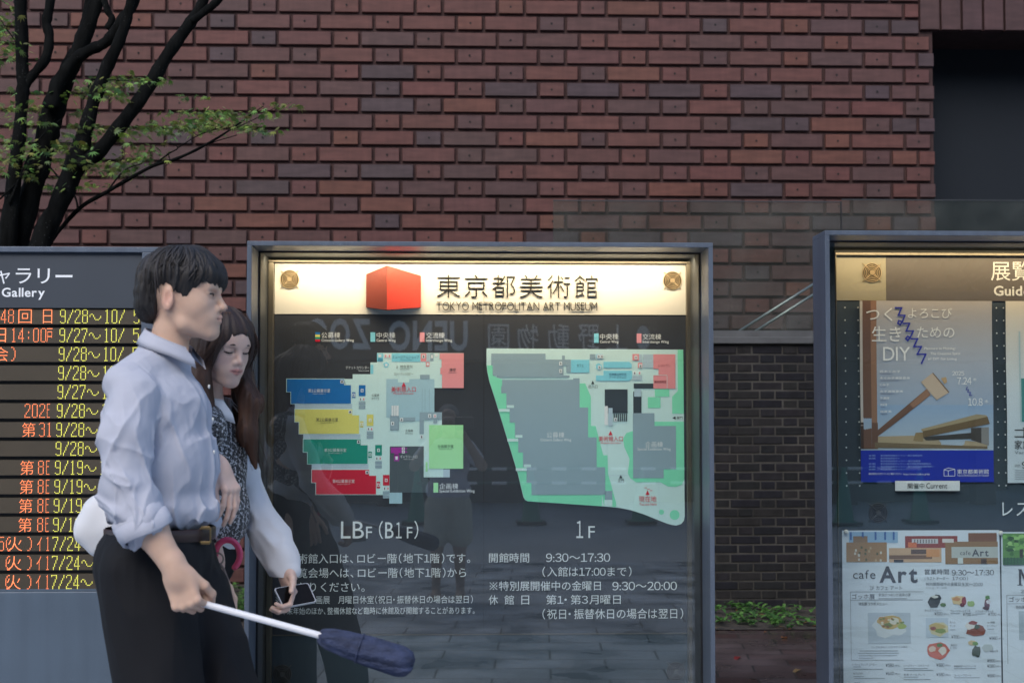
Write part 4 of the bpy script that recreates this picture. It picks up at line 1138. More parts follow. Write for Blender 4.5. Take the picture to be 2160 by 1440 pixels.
tag(s.g.obj('menu_sheet', M['paper']), 'menu sheet headed by a photo of green trees, at the right edge of the photo', 'menu', 'menus in the right-hand case')
for i, (cx, cy, w) in enumerate(((1781, 1122.5, 'over the top left corner of the cafe menu'), (2105.5, 1126, 'between the two menu sheets'))):
    g = G(); c = e.pt(cx, cy, 0.018)
    g.lathe((0, 0, 0), [(0.0001, 0.012), (0.006, 0.011), (0.0088, 0.007), (0.009, 0.003), (0.006, 0.0), (0.0015, -0.001), (0.0012, -0.014)], 18)
    g.v = [(c[0] + x, c[1] - z * 0.7 + 0.004, c[2] + y) for x, y, z in g.v]
    tag(g.obj('push_pin', M['stud'], smooth=True), 'round white push pin ' + w, 'pin', 'push pins in the right-hand case')

# leaves that fell on the cases
for (px, py, Yq, cc, lb) in ((2037, 486, 5.06, (0.22, 0.11, 0.03), 'curled yellow brown leaf lying on top of the right-hand case'), (545, 508, 5.05, (0.28, 0.05, 0.03), 'small reddish leaf lying on the top left corner of the map case')):
    q_ = P(px, py, Yq); g = G()
    zt_ = (Plane(FY, 1744.5, 488, 2760, 1440).Z(488) if px > 1500 else Plane(FY, 517.5, 510, 1506.5, 1440).Z(510))
    blade(g, (q_.x - .012, Yq, zt_ + 0.001), 0.4, 0.03, 0.018, 0.5, cc)
    tag(g.obj('fallen_leaf', M['leaf']), lb, 'leaf')

# ================================================================ the LED programme board on the left
LX = 336
lp = Plane(FY, 0, 520, 330, 1240)
x0, x1, zt = lp.X(-640), lp.X(LX), lp.Z(521)
lb = thing('led_board', ((x0 + x1) / 2, FY, 0), 'dark gallery programme board with rows of orange and green LED text, at left', 'display board')
g = G(); g.box(x0, x1, FY - 0.01, FY + 0.22, lp.Z(532.5), zt, bev=0.002)
g.box(lp.X(297), x1, FY - 0.0096, FY + 0.21, 0.02, lp.Z(532.8), bev=0.002); g.box(x0, lp.X(-600), FY - 0.0096, FY + 0.21, 0.02, lp.Z(532.8), bev=0.002)
g.obj('frame', M['frame'], lb)
M['header'] = mat('dark_slate_header', (0.042, 0.053, 0.070), 0.5, vary=0.06, vscale=3)
g = G(); g.box(lp.X(-600), lp.X(297), FY + 0.006, FY + 0.04, lp.Z(650), lp.Z(532.8)); hdr = g.obj('header_panel', M['header'], lb)
g = G(); h3 = Plane(FY + 0.006, 0, 520, 330, 1240)
text(g, h3, 'ギャラリー', -52, 566, 150, 600, WHITE, .0015, off=.004) if False else None
for ch, a, b, ya, yb in (('ギ', -52, -18, 566, 600), ('ャ', -10, 17, 572, 600), ('ラ', 29, 62, 567, 599), ('リ', 75, 101, 567, 599), ('ー', 113, 149, 580.5, 586)):
    text(g, h3, ch, a, ya, b, yb, WHITE, .0015, off=.004)
text(g, h3, 'Gallery', 0, 608, 91, 633.5, WHITE, .0015, off=.02)
g.obj('lettering', M['print'], hdr)
g = G(); g.box(lp.X(-600), lp.X(297), FY + 0.03, FY + 0.05, lp.Z(1246), lp.Z(650.3)); g.obj('backing', M['black'], lb)
g = G(); g.box(lp.X(-600), lp.X(297), FY + 0.004, FY + 0.06, 0.05, lp.Z(1247.5), bev=0.003)
g.box(lp.X(-600), lp.X(296.8), FY + 0.012, FY + 0.03, lp.Z(1247.2), lp.Z(1242))
g.obj('lower_panel', mat('blue_grey_panel', (0.090, 0.125, 0.170), 0.45, vary=0.10, vscale=2.5, speck=0.15, streak=0.06, bump=0.03, bscale=14), lb)
D = {'0': '.###.|#...#|#...#|#...#|#...#|#...#|#...#|#...#|#...#|#...#|#...#|#...#|.###.',
     '1': '..#..|.##..|..#..|..#..|..#..|..#..|..#..|..#..|..#..|..#..|..#..|..#..|.###.',
     '2': '.###.|#...#|#...#|....#|....#|...#.|...#.|..#..|.#...|.#...|#....|#....|#####',
     '3': '.###.|#...#|....#|....#|....#|..##.|....#|....#|....#|....#|....#|#...#|.###.',
     '4': '...#.|...#.|..##.|..##.|.#.#.|.#.#.|.#.#.|#..#.|#..#.|#####|...#.|...#.|...#.',
     '5': '#####|#....|#....|#....|####.|#...#|....#|....#|....#|....#|....#|#...#|.###.',
     '7': '#####|#...#|....#|....#|...#.|...#.|...#.|..#..|..#..|..#..|.#...|.#...|.#...',
     '8': '.###.|#...#|#...#|#...#|#...#|.###.|#...#|#...#|#...#|#...#|#...#|#...#|.###.',
     '9': '.###.|#...#|#...#|#...#|#...#|#...#|.####|....#|....#|....#|....#|#...#|.###.',
     '/': '....#|....#|....#|...#.|...#.|..#..|..#..|..#..|.#...|.#...|#....|#....|#....',
     ':': '.....|.....|.....|..#..|..#..|.....|.....|.....|..#..|..#..|.....|.....|.....',
     'E': '#####|#....|#....|#....|#....|####.|#....|#....|#....|#....|#....|#....|#####',
     '(': '..##|.#..|.#..|#...|#...|#...|#...|#...|#...|#...|.#..|.#..|..##', ')': '##..|..#.|..#.|...#|...#|...#|...#|...#|...#|...#|..#.|..#.|##..',
     '~': '..........|..........|..........|..........|.##.......|#..#......|#..#.....#|....#....#|....#...#.|.....###..|..........|..........|..........', ' ': '.....|' * 12 + '.....'}
AMB, LGN = (1.0, 0.24, 0.09), (0.70, 0.68, 0.10)


def dots(g, s, x, y0, col, h=30.0, adv=15.6):
    dp = h / 13
    for ch in s:
        rows = D[ch].split('|')
        a = adv * (2 if ch == '~' else 1)
        dx = (a * 0.80) / len(rows[0]) if ch != ' ' else 1
        for j, row in enumerate(rows):
            for i, c in enumerate(row):
                if c == '#': rect(g, l2, x + i * dx, y0 + j * dp + .2, x + i * dx + dx * .62, y0 + (j + 1) * dp - .35, col, 0.0015)
        x += a


M['led'] = mat('led_glow', attr=True, rough=0.5, vary=0, emit=0.62)
l2 = Plane(FY + 0.014, 0, 520, 330, 1240)
left = [('dots', '48', -2), ('dots', '', 0), None, None, None, None, None]
rows = 15
for i in range(rows):
    ya, yb = 652.5 + i * 39.86, 684.5 + i * 39.86
    sx = -0.8 * i
    g = G(); g.box(lp.X(-600), lp.X(294.5), FY + 0.014, FY + 0.034, lp.Z(yb), lp.Z(ya))
    row = g.obj('led_row', M['led_panel'], lb)
    g = G()
    date = '9/28~10/ 5' if i in (0, 2, 3, 5, 6, 7) else '9/27~10/ 5' if i in (1, 4) else '9/19~10/ 5' if i < 12 else '7/24~10/ 8'
    dots(g, date, 124 + sx, ya + 1, LGN)
    gA = G()
    tt = lambda s_, a, b, off=-.006: text(gA, l2, s_, a + sx, ya + 1.5, b + sx, yb - 1, AMB, .0015, off=-.014)
    if i == 0: dots(gA, '48', -1, ya + 1, AMB); tt('回', 36, 64); tt('日', 88, 107)
    if i == 1: tt('日', -14, 11); dots(gA, '14:00', 21, ya + 1, AMB); tt('戸', 97, 109)
    if i == 2: tt('会', -14, 17); dots(gA, ')', 22, ya + 1, AMB, adv=12)
    if i == 5: dots(gA, '202', 52, ya + 1, AMB); dots(gA, 'E', 99, ya + 1, AMB, adv=8)
    if i == 6: tt('第', 52, 80); dots(gA, '31', 83, ya + 1, AMB)
    if i in (8, 9, 10, 11): tt('第', 51, 79); dots(gA, '8', 82, ya + 1, AMB); dots(gA, 'E', 99, ya + 1, AMB, adv=9)
    if i >= 12:
        if i == 12: dots(gA, '5', 1, ya + 1, AMB)
        dots(gA, '(', 17, ya + 1, AMB, adv=12); tt('火', 30, 60); dots(gA, ')', 62, ya + 1, AMB, adv=12); tt('イ', 92, 101); dots(gA, '1', 100, ya + 1, AMB, adv=12)
    if gA.v: gA.obj('led_text', M['led'], row)
    g.obj('led_text', M['led'], row)
# ---------------------------------------------------------------- sculpting: smooth-joined solids on a grid, meshed as one surface
_lat = np.random.RandomState(7).rand(32, 32, 32).astype(np.float32)


def vnoise(p):
    i = np.floor(p).astype(np.int32); f = (p - i).astype(np.float32); f = f * f * (3 - 2 * f)
    i0, i1 = i & 31, (i + 1) & 31
    c = lambda a, b, d: _lat[a[:, 0], b[:, 1], d[:, 2]]
    x, y, z = f[:, 0], f[:, 1], f[:, 2]
    l = lambda a, b, t: a + (b - a) * t
    return l(l(l(c(i0, i0, i0), c(i1, i0, i0), x), l(c(i0, i1, i0), c(i1, i1, i0), x), y),
             l(l(c(i0, i0, i1), c(i1, i0, i1), x), l(c(i0, i1, i1), c(i1, i1, i1), x), y), z)


class Cone:
    def __init__(s, a, b, ra, rb): s.a, s.b, s.ra, s.rb = np.array(a, float), np.array(b, float), ra, rb
    def box(s):
        r = max(s.ra, s.rb); return np.minimum(s.a, s.b) - r, np.maximum(s.a, s.b) + r
    def d(s, p):
        ab = s.b - s.a; L = max(ab @ ab, 1e-9)
        t = np.clip(((p - s.a) @ ab) / L, 0, 1)
        return np.linalg.norm(p - s.a - t[:, None] * ab, axis=1) - (s.ra + (s.rb - s.ra) * t)


class Ell:
    def __init__(s, c, r, R=None):
        s.c, s.r = np.array(c, float), np.array(r, float); s.R = np.eye(3) if R is None else np.array(R, float)
    def box(s):
        e = np.abs(s.R) @ s.r; return s.c - e, s.c + e
    def d(s, p):
        q = (p - s.c) @ s.R
        k0 = np.linalg.norm(q / s.r, axis=1); k1 = np.linalg.norm(q / s.r ** 2, axis=1)
        return np.where(k1 > 1e-6, k0 * (k0 - 1) / np.maximum(k1, 1e-6), -s.r.min())


class RBox:
    def __init__(s, c, half, rad, R=None): s.c, s.h, s.rad, s.R = np.array(c, float), np.array(half, float), rad, (np.eye(3) if R is None else np.array(R, float))
    def box(s):
        e = np.abs(s.R) @ s.h; return s.c - e, s.c + e
    def d(s, p):
        q = np.abs((p - s.c) @ s.R) - (s.h - s.rad)
        return np.linalg.norm(np.maximum(q, 0), axis=1) + np.minimum(q.max(1), 0) - s.rad


def xf(pr, R, t, s=1.0):
    """the same solid turned, moved and scaled"""
    R, t = np.array(R), np.array(t)
    if isinstance(pr, Cone): return Cone(R @ (pr.a * s) + t, R @ (pr.b * s) + t, pr.ra * s, pr.rb * s)
    if isinstance(pr, Ell): return Ell(R @ (pr.c * s) + t, pr.r * s, R @ pr.R)
    return RBox(R @ (pr.c * s) + t, pr.h * s, pr.rad * s, R @ pr.R)


def rotz(a): c, s = math.cos(a), math.sin(a); return np.array([[c, -s, 0], [s, c, 0], [0, 0, 1.0]])
def roty(a): c, s = math.cos(a), math.sin(a); return np.array([[c, 0, s], [0, 1, 0], [-s, 0, c]])
def rotx(a): c, s = math.cos(a), math.sin(a); return np.array([[1, 0, 0], [0, c, -s], [0, s, c]])


class Field:
    def __init__(s, lo, hi, h, fine=(), hf=.002):
        """grid from lo to hi with spacing h, closer (hf) inside the boxes listed in fine"""
        s.ax = []
        for i in range(3):
            x, a = lo[i], [lo[i]]
            while x < hi[i]:
                x += hf if any(f[0][i] <= x <= f[1][i] for f in fine) else h
                a.append(x)
            s.ax.append(np.array(a))
        s.n = np.array([len(a) for a in s.ax])
        s.D = np.ones(s.n, dtype=np.float32)

    def at(s, idx): return np.stack([s.ax[i][idx[i]] for i in range(3)], 1)

    def _sub(s, lo, hi):
        a = np.array([np.searchsorted(s.ax[i], lo[i]) for i in range(3)]); b = np.array([np.searchsorted(s.ax[i], hi[i]) for i in range(3)])
        if (b <= a).any(): return None, None
        sl = tuple(slice(x, y) for x, y in zip(a, b))
        ax = [s.ax[i][a[i]:b[i]] for i in range(3)]
        g = np.stack(np.meshgrid(*ax, indexing='ij'), -1).reshape(-1, 3)
        return sl, g

    def add(s, pr, k=0.01, sub=False):
        lo, hi = pr.box(); m = k + 0.03
        sl, g = s._sub(lo - m, hi + m)
        if sl is None: return s
        cur = s.D[sl]; d = pr.d(g).reshape(cur.shape).astype(np.float32)
        if sub:
            d = -d; hh = np.clip(0.5 - 0.5 * (cur - d) / k, 0, 1)
            s.D[sl] = cur + (d - cur) * hh + k * hh * (1 - hh)
        else:
            hh = np.clip(0.5 + 0.5 * (d - cur) / k, 0, 1)
            s.D[sl] = d + (cur - d) * hh - k * hh * (1 - hh)
        return s

    def chain(s, pts, rad, k=0.01):
        for i in range(len(pts) - 1): s.add(Cone(pts[i], pts[i + 1], rad[i], rad[i + 1]), k)
        return s

    def band(s, fn, w=0.03):
        """fn(points, distance) -> new distance, near the surface only"""
        idx = np.nonzero(np.abs(s.D) < w)
        p = s.at(idx)
        s.D[idx] = fn(p, s.D[idx]).astype(np.float32)
        return s

    def mesh(s, smooth=1):
        D, n = s.D, s.n
        S = D < 0
        c = np.zeros(n - 1, dtype=np.uint8)
        for i in (0, 1):
            for j in (0, 1):
                for k in (0, 1): c += S[i:n[0] - 1 + i, j:n[1] - 1 + j, k:n[2] - 1 + k]
        act = np.nonzero((c > 0) & (c < 8))
        ids = np.full(n - 1, -1, dtype=np.int32); ids[act] = np.arange(len(act[0]))
        base = np.stack(act, 1)
        acc, cnt = np.zeros((len(base), 3)), np.zeros(len(base))
        cor = [(i, j, k) for i in (0, 1) for j in (0, 1) for k in (0, 1)]
        for a in cor:
            for ax in range(3):
                if a[ax]: continue
                b = list(a); b[ax] = 1
                da = D[base[:, 0] + a[0], base[:, 1] + a[1], base[:, 2] + a[2]]; db = D[base[:, 0] + b[0], base[:, 1] + b[1], base[:, 2] + b[2]]
                m = (da < 0) != (db < 0)
                t = da[m] / (da[m] - db[m])
                q = np.tile(np.array(a, float), (m.sum(), 1)); q[:, ax] = t
                acc[m] += q; cnt[m] += 1
        U = base + acc / cnt[:, None]
        V = np.stack([np.interp(U[:, i], np.arange(n[i]), s.ax[i]) for i in range(3)], 1)
        Fs = []
        for ax in range(3):
            u, v = (ax + 1) % 3, (ax + 2) % 3
            sa = [slice(None)] * 3; sb = [slice(None)] * 3
            sa[ax], sb[ax] = slice(0, n[ax] - 1), slice(1, n[ax])
            A, B = S[tuple(sa)], S[tuple(sb)]
            e = np.nonzero(A != B); E_ = np.stack(e, 1)
            ok = (E_[:, u] > 0) & (E_[:, v] > 0) & (E_[:, u] < n[u] - 1) & (E_[:, v] < n[v] - 1)
            E_ = E_[ok]; inside = A[tuple(E_.T)]
            def cell(du, dv):
                q = E_.copy(); q[:, u] -= du; q[:, v] -= dv; return ids[tuple(q.T)]
            quad = np.stack([cell(1, 1), cell(0, 1), cell(0, 0), cell(1, 0)], 1)
            quad[~inside] = quad[~inside][:, ::-1]
            Fs.append(quad)
        Fq = np.vstack(Fs)
        Fq = Fq[(Fq >= 0).all(1)]
        for _ in range(smooth):   # relax a little
            a2, c2 = np.zeros_like(V), np.zeros(len(V))
            for i in range(4):
                for j in (1, 3):
                    np.add.at(a2, Fq[:, i], V[Fq[:, (i + j) % 4]]); np.add.at(c2, Fq[:, i], 1)
            V = V * 0.7 + 0.3 * a2 / np.maximum(c2, 1)[:, None]
        return V, Fq


class Frame:
    """where a person stands: local x forward, y to their left, z up; py/px measured in the photo"""
    def __init__(s, px0, D, yaw): s.px0, s.S, s.D, s.yaw = px0, F / D, D, yaw; s.o = np.array([P(px0, 888, D).x, D, 0.0]); s.R = rotz(yaw)
    def L(s, px, py, y=0.0):
        q = P(px, py, 1.0); c, sn = math.cos(s.yaw), math.sin(s.yaw)
        x = (q.x * (s.D + y * c) + y * sn - s.o[0]) / (c - q.x * sn)
        return np.array([x, y, 1.31 + (q.z - 1.31) * (s.D + x * sn + y * c)])
    def W(s, V): return np.asarray(V) @ s.R.T + s.o


def solid(name, fld, fr, m, parent, colf=None, smooth=1):
    V, Q = fld.mesh(smooth)
    g = G(); W = fr.W(V)
    g.v = [tuple(v) for v in W]; g.f = [tuple(int(i) for i in q) for q in Q]; g.c = [(1, 1, 1)] * len(g.f)
    return g.obj(name, m, parent, True, vcol=None if colf is None else colf(V))


def head_parts(fem=0.0):
    """solids of a head: x forward, z up from the ear line; list of (solid, blend, cut)"""
    o = []
    A = lambda pr, k=0.012, sub=False: o.append((pr, k, sub))
    A(Ell((.022, 0, .036), (.098, .077, .092)))
    A(Ell((.060, 0, -.020), (.058, .058 - .004 * fem, .074)), .03)
    A(Ell((.088, 0, -.055), (.030, .034 - .006 * fem, .036)), .02)
    A(Ell((.109 - .004 * fem, 0, -.080), (.019, .020 - .004 * fem, .017)), .018)
    for y in (-1, 1):
        A(Cone((.018, y * .052, -.032), (.045, y * (.047 - .004 * fem), -.064), .012, .012), .022)
        A(Cone((.045, y * (.047 - .004 * fem), -.064), (.102, y * .014, -.083), .012, .012), .022)
        A(Ell((.076, y * .041, -.014), (.027, .019, .026)), .025)
        A(Cone((.103, y * .040, .033), (.113, y * .014, .032), .009, .009), .014)
    A(Ell((.095, 0, .055), (.030, .055, .040)), .02)
    for y in (-1, 1):
        A(Ell((.118, y * .031, .016), (.012, .017, .011)), .010, True)
        A(Ell((.1005, y * .031, .015), (.0135, .0155, .0125)), .005)
        A(Cone((.1115, y * .021, .0195), (.1065, y * .044, .0195), .003, .003), .006)
    A(Cone((.115, 0, .022), (.137 - .007 * fem, 0, -.012), .0072, .0090), .012)
    A(Ell((.1355 - .007 * fem, 0, -.0155), (.0110, .0100, .0088)), .006)
    for y in (-1, 1): A(Ell((.122, y * .0125, -.019), (.0095, .0068, .0078)), .006)
    A(Ell((.094 - .001 * fem, 0, -.045), (.0325, .042, .030)), .020)
    for y in (-1, 1):
        A(Cone((.1288 - .001 * fem, 0, -.0400), (.1150, y * .021, -.0440), .0056, .003), .006)
        A(Cone((.1262 - .001 * fem, 0, -.0502), (.1125, y * .019, -.0468), .0064, .003), .006)
        A(Cone((.1352 - .001 * fem, y * .0, -.0450), (.1180, y * .024, -.0455), .0018, .0012), .003, True)
    for y in (-1, 1): A(Ell((.1275 - .006 * fem, y * .0065, -.0245), (.005, .0035, .003)), .003, True)
    A(Ell((.112, 0, -.062), (.007, .016, .006)), .008, True)
    for y in (-1, 1):
        A(Ell((.010, y * .075, -.002), (.018, .0075, .030), rotz(y * .35)), .006)
        A(Ell((.014, y * .083, .002), (.009, .005, .018), rotz(y * .35)), .004, True)
        A(Ell((.020, y * .077, -.008), (.006, .006, .008)), .004)
    return o


def hand_parts(w, d, n, s_, curl, spread=0.0, thumb=None, scale=1.0, curl_each=None):
    """palm, four fingers and a thumb growing from wrist w: d along the hand, n palm side, s_ thumb side"""
    w, d, n, s_ = (np.array(v, float) for v in (w, d, n, s_))
    d /= np.linalg.norm(d); n = n - d * (n @ d); n /= np.linalg.norm(n); s_ = s_ - d * (s_ @ d) - n * (s_ @ n); s_ /= np.linalg.norm(s_)
    k_ = scale; o = []
    R = np.stack([s_, n, d], 1)
    o.append((RBox(w + d * .048 * k_, (.038 * k_, .0135 * k_, .047 * k_), .0125 * k_, R), .012))
    o.append((Cone(w - d * .02 * k_, w + d * .02 * k_, .026 * k_, .028 * k_), .02))
    o.append((Ell(w + d * .032 * k_ + s_ * .024 * k_ + n * .008 * k_, (.018 * k_, .014 * k_, .03 * k_), R), .012))
    for i, (off, L, r) in enumerate(((.029, .098, .0092), (.0100, .108, .0095), (-.0095, .100, .0090), (-.0275, .080, .0080))):
        p = w + d * (.090 - .004 * (i == 0) - .008 * (i == 3)) * k_ + s_ * off * k_
        c = curl_each[i] if curl_each else curl
        a, yaw = 0.0, spread * (1.2 - i * .8)
        o.append((Ell(p - d * .002 * k_ - n * .003 * k_, (.0105 * k_,) * 3), .006))
        for j, q in enumerate((.46, .30, .24)):
            a += c[j]
            v = d * math.cos(a) + n * math.sin(a) + s_ * math.sin(yaw) * math.cos(a)
            e_ = p + v * L * q * k_
            o.append((Cone(p, e_, r * (1 - .09 * j) * k_, r * (.93 - .1 * j) * k_), .003)); p = e_
    t = thumb or ((.55, .25), (.35, .35), (.1, .5))
    p = w + d * .022 * k_ + s_ * .030 * k_ + n * .006 * k_
    for (ss, nn), L, r0, r1 in zip(t, (.042, .034, .027), (.0135, .0108, .010), (.0112, .010, .0085)):
        v = s_ * ss + n * nn + d * math.sqrt(max(0.0, 1 - ss * ss - nn * nn)); e_ = p + v * L * k_
        o.append((Cone(p, e_, r0 * k_, r1 * k_), .006)); p = e_
    return o


def seg_dist(p, a, b):
    a, b = np.array(a), np.array(b); ab = b - a
    t = np.clip(((p - a) @ ab) / (ab @ ab), 0, 1); return np.linalg.norm(p - a - t[:, None] * ab, axis=1)


def poly_sdf(px, pz, pts):
    """signed distance in a side view: negative inside the outline"""
    d = np.full(len(px), 1e9); ins = np.zeros(len(px), bool)
    n = len(pts)
    for i in range(n):
        (ax, az), (bx, bz) = pts[i], pts[(i + 1) % n]
        ex, ez = bx - ax, bz - az
        t = np.clip(((px - ax) * ex + (pz - az) * ez) / (ex * ex + ez * ez + 1e-12), 0, 1)
        d = np.minimum(d, np.hypot(px - ax - t * ex, pz - az - t * ez))
        c = ((az > pz) != (bz > pz)) & (px < (bx - ax) * (pz - az) / (bz - az + 1e-12) + ax)
        ins ^= c
    return np.where(ins, -d, d)
M['skin'] = mat('skin', attr=True, rough=0.5, vary=0.05, vscale=25, sss=0.12, bump=0.03, bscale=300)
M['hair'] = mat('hair', attr=True, rough=0.6, spec=0.4, vary=0.25, vscale=30, stretch=(1, 1, .3), bump=0.1, bscale=200)
M['shirt'] = mat('pale_blue_cotton', (0.47, 0.485, 0.56), 0.85, vary=0.05, vscale=9, bump=0.10, bscale=420, spec=.2)
M['trousers'] = mat('black_cloth', (0.0075, 0.008, 0.0105), 0.8, spec=0.3, vary=0.15, vscale=6, bump=0.05, bscale=500)
M['blouse'] = mat('white_cotton', (0.68, 0.69, 0.72), 0.8, vary=0.04, vscale=8, bump=0.05, bscale=600, sheen=0.2)
M['belt'] = mat('dark_brown_leather', (0.030, 0.014, 0.011), 0.45, vary=0.2)
M['brass'] = mat('worn_brass', (0.24, 0.18, 0.09), 0.45, metal=0.9)
M['shoe'] = mat('black_leather', (0.02, 0.02, 0.02), 0.4)


def wr(p, sc, amp):
    return amp * (1 - np.abs(2 * vnoise(p * np.array(sc) + 11.3) - 1) - 0.5)


def fold(p, sc, amp):
    """narrow raised creases"""
    n_ = 1 - np.abs(2 * vnoise(p * np.array(sc) + 5.7) - 1)
    return amp * (n_ ** 5 - .25)


def tube_mesh(fr, pts, rad, n=8, sub=5):
    q = spline([list(p) + [r] for p, r in zip(pts, rad)], sub)
    g = G(); g.tube([Vector(fr.W(v[:3])) for v in q], [max(v[3], .0003) for v in q], n); return g


# ================================================================ the man
m = Frame(330, 3.75, math.radians(-10))
L = m.L
man = thing('person', tuple(m.o), 'person with short black hair in pale blue shirt and black trousers, walking right', 'person', 'two people walking past')
HR = rotz(math.radians(5)) @ roty(math.radians(2)); HC = L(363, 634, 0)
sh_r, el_r, wr_r = L(283, 822, -.165), L(266, 1030, -.235), L(372, 1203, -.235)
hd, hn, hs = (L(397, 1280) - L(372, 1203)), np.array([0.0, 1, 0]), np.array([1.0, 0, .25])
fb = Field((-.36, -.34, -.005), (.46, .34, 1.80), .0048, [(HC - np.array((.03, .10, .12)), HC + np.array((.17, .10, .09))), (wr_r + np.array((-.05, -.05, -.14)), wr_r + np.array((.11, .07, .03)))])
for pr, k, sub in head_parts(0): fb.add(xf(pr, HR, HC), k, sub)
fb.chain([L(366, 672), L(354, 742), L(345, 790)], [.048, .050, .055], .015)
fb.add(Ell((.004, 0, 1.30), (.10, .14, .15)), .02).add(Ell((.014, 0, 1.10), (.11, .135, .15)), .02)
for s_ in (-1, 1):
    fb.add(Cone((.0, 0, 1.42), (-.022, s_ * .13, 1.385), .04, .034), .02)
    hip, kn, an = (.0, s_ * .085, .95), ((.075, -.095, .50) if s_ < 0 else (.19, .085, .53)), ((-.02, -.095, .09) if s_ < 0 else (.28, .085, .09))
    fb.chain([hip, kn, an], [.085, .055, .036], .03)
    fb.add(Ell((an[0] + .06, an[1], .035), (.125, .045, .034)), .03)
fb.chain([sh_r, el_r], [.040, .040], .015).chain([el_r, L(318, 1118, -.235), wr_r], [.042, .041, .027], .015)
for pr, k in hand_parts(wr_r, hd, hn, hs, (1.25, 1.75, 1.0), thumb=((.42, .38), (.05, .70), (-.45, .62))): fb.add(pr, k)
sh_l, el_l, wr_l = sh_r * np.array((1, -1, 1)), np.array((.0, .225, 1.13)), np.array((.07, .21, .90))
fb.chain([sh_l, el_l, wr_l], [.04, .04, .027], .012)
for pr, k in hand_parts(wr_l, (.2, 0, -1), (0, -1, 0), (1, 0, .2), (.35, .4, .3)): fb.add(pr, k)


def skin_col(base, lip, HR, HC, s=1.0, flush=None, lipk=1.0):
    def f(V):
        c = np.tile(np.array(base), (len(V), 1))
        q = ((V - HC) @ HR) / s
        dl = np.minimum.reduce([seg_dist(q, (.133, 0, -.0405), (.119, .020, -.0442)), seg_dist(q, (.133, 0, -.0405), (.119, -.020, -.0442)), seg_dist(q, (.131, 0, -.0500), (.117, .018, -.0468)), seg_dist(q, (.131, 0, -.0500), (.117, -.018, -.0468))])
        t = np.clip((.0078 - dl) / .0030, 0, 1)[:, None] * lipk
        c = c * (1 - t) + np.array(lip) * t
        dm = np.minimum(seg_dist(q, (.133, 0, -.0451), (.117, .023, -.0455)), seg_dist(q, (.133, 0, -.0451), (.117, -.023, -.0455)))
        t = np.clip((.0034 - dm) / .0022, 0, 1)[:, None] * .7
        c = c * (1 - t) + np.array((.16, .05, .04)) * t
        if flush is not None:
            for y in (-1, 1):
                t = np.clip(1 - np.linalg.norm((q - np.array((.098, y * .040, -.012))) / .030, axis=1), 0, 1)[:, None] * .55
                c = c * (1 - t) + np.array(flush) * t
            t = np.clip(1 - np.linalg.norm((q - np.array((.135, 0, -.014))) / .014, axis=1), 0, 1)[:, None] * .3
            c = c * (1 - t) + np.array(flush) * t
        for y in (-1, 1):
            t = np.clip(1.3 - np.linalg.norm((q - np.array((.012, y * .078, -.004))) / np.array((.02, .014, .032)), axis=1), 0, 1)[:, None] * .55
            c = c * (1 - t) + np.array((.58, .28, .22)) * t
        return c
    return f


mbody = solid('body', fb, m, M['skin'], man, skin_col((.62, .41, .305), (.47, .26, .21), HR, HC, lipk=.6))
del fb
# eyes, brows
hl = lambda x, y, z: HR @ np.array((x, y, z)) + HC
M['dark_hair'] = mat('dark_brow_hair', (.018, .015, .014), .6, vary=.1)
for y in (-1, 1):
    g = tube_mesh(m, [hl(.1140, y * .0195, .0135), hl(.1165, y * .029, .0185), hl(.1120, y * .040, .0180), hl(.1065, y * .046, .0150)], [.0008, .0021, .0022, .0009]); g.obj('eyelid', M['dark_hair'], mbody, True)

# hair
hf = Field(HC - .16, HC + .17, .0028)
hf.add(Ell(HC + HR @ np.array((.022, 0, .050)), (.117, .094, .097), HR), .01)
hf.add(Ell(HC + HR @ np.array((-.040, 0, -.005)), (.058, .072, .066), HR), .03)
for s_ in (-1, 1): hf.add(Ell(HC + HR @ np.array((.046, s_ * .064, .012)), (.032, .024, .050), HR), .02)
hf.add(Ell(HC + HR @ np.array((.085, 0, .058)), (.058, .070, .045), HR), .03)
edge = [(492, 612), (470, 609), (448, 609), (434, 600), (422, 612), (409, 632), (394, 637), (383, 622), (373, 608), (356, 607), (345, 616), (343, 640), (338, 664), (331, 686), (318, 694), (250, 700), (250, 480), (500, 480)]
E2 = [(L(*e_)[0], L(*e_)[2]) for e_ in edge]
AX = HC + HR @ np.array((-.01, 0, .02))


def hair_fn(p, d):
    q = (p - HC) @ HR
    az = np.arctan2(q[:, 1], q[:, 0] + .02); el = np.arctan2(q[:, 2] - .02, np.hypot(q[:, 1], q[:, 0] + .02))
    n_ = vnoise(np.stack([np.cos(az) * 6 + 20, np.sin(az) * 6 + 20, el * 1.2 + 5], 1)); n2 = vnoise(np.stack([np.cos(az) * 24 + 40, np.sin(az) * 24 + 40, el * 3 + 5], 1))
    n3 = vnoise(np.stack([np.cos(az) * 13 + 70, np.sin(az) * 13 + 70, el * 2 + 5], 1))
    d = d - .013 * (n_ - .5) - .009 * (np.abs(2 * n3 - 1) - .5) - .006 * (n2 - .5)
    jag = .011 * (np.abs(2 * n3 - 1) - .4) + .010 * (n_ - .5) + .008 * (n2 - .5)
    cut = poly_sdf(p[:, 0] + (p[:, 1]) * .15, p[:, 2] + jag, E2)
    d = d + .013 * np.clip(1 + cut / .040, 0, 1) ** 1.5
    k = .006; hh = np.clip(.5 - .5 * (d - cut) / k, 0, 1)
    return d * (1 - hh) + cut * hh + k * hh * (1 - hh)


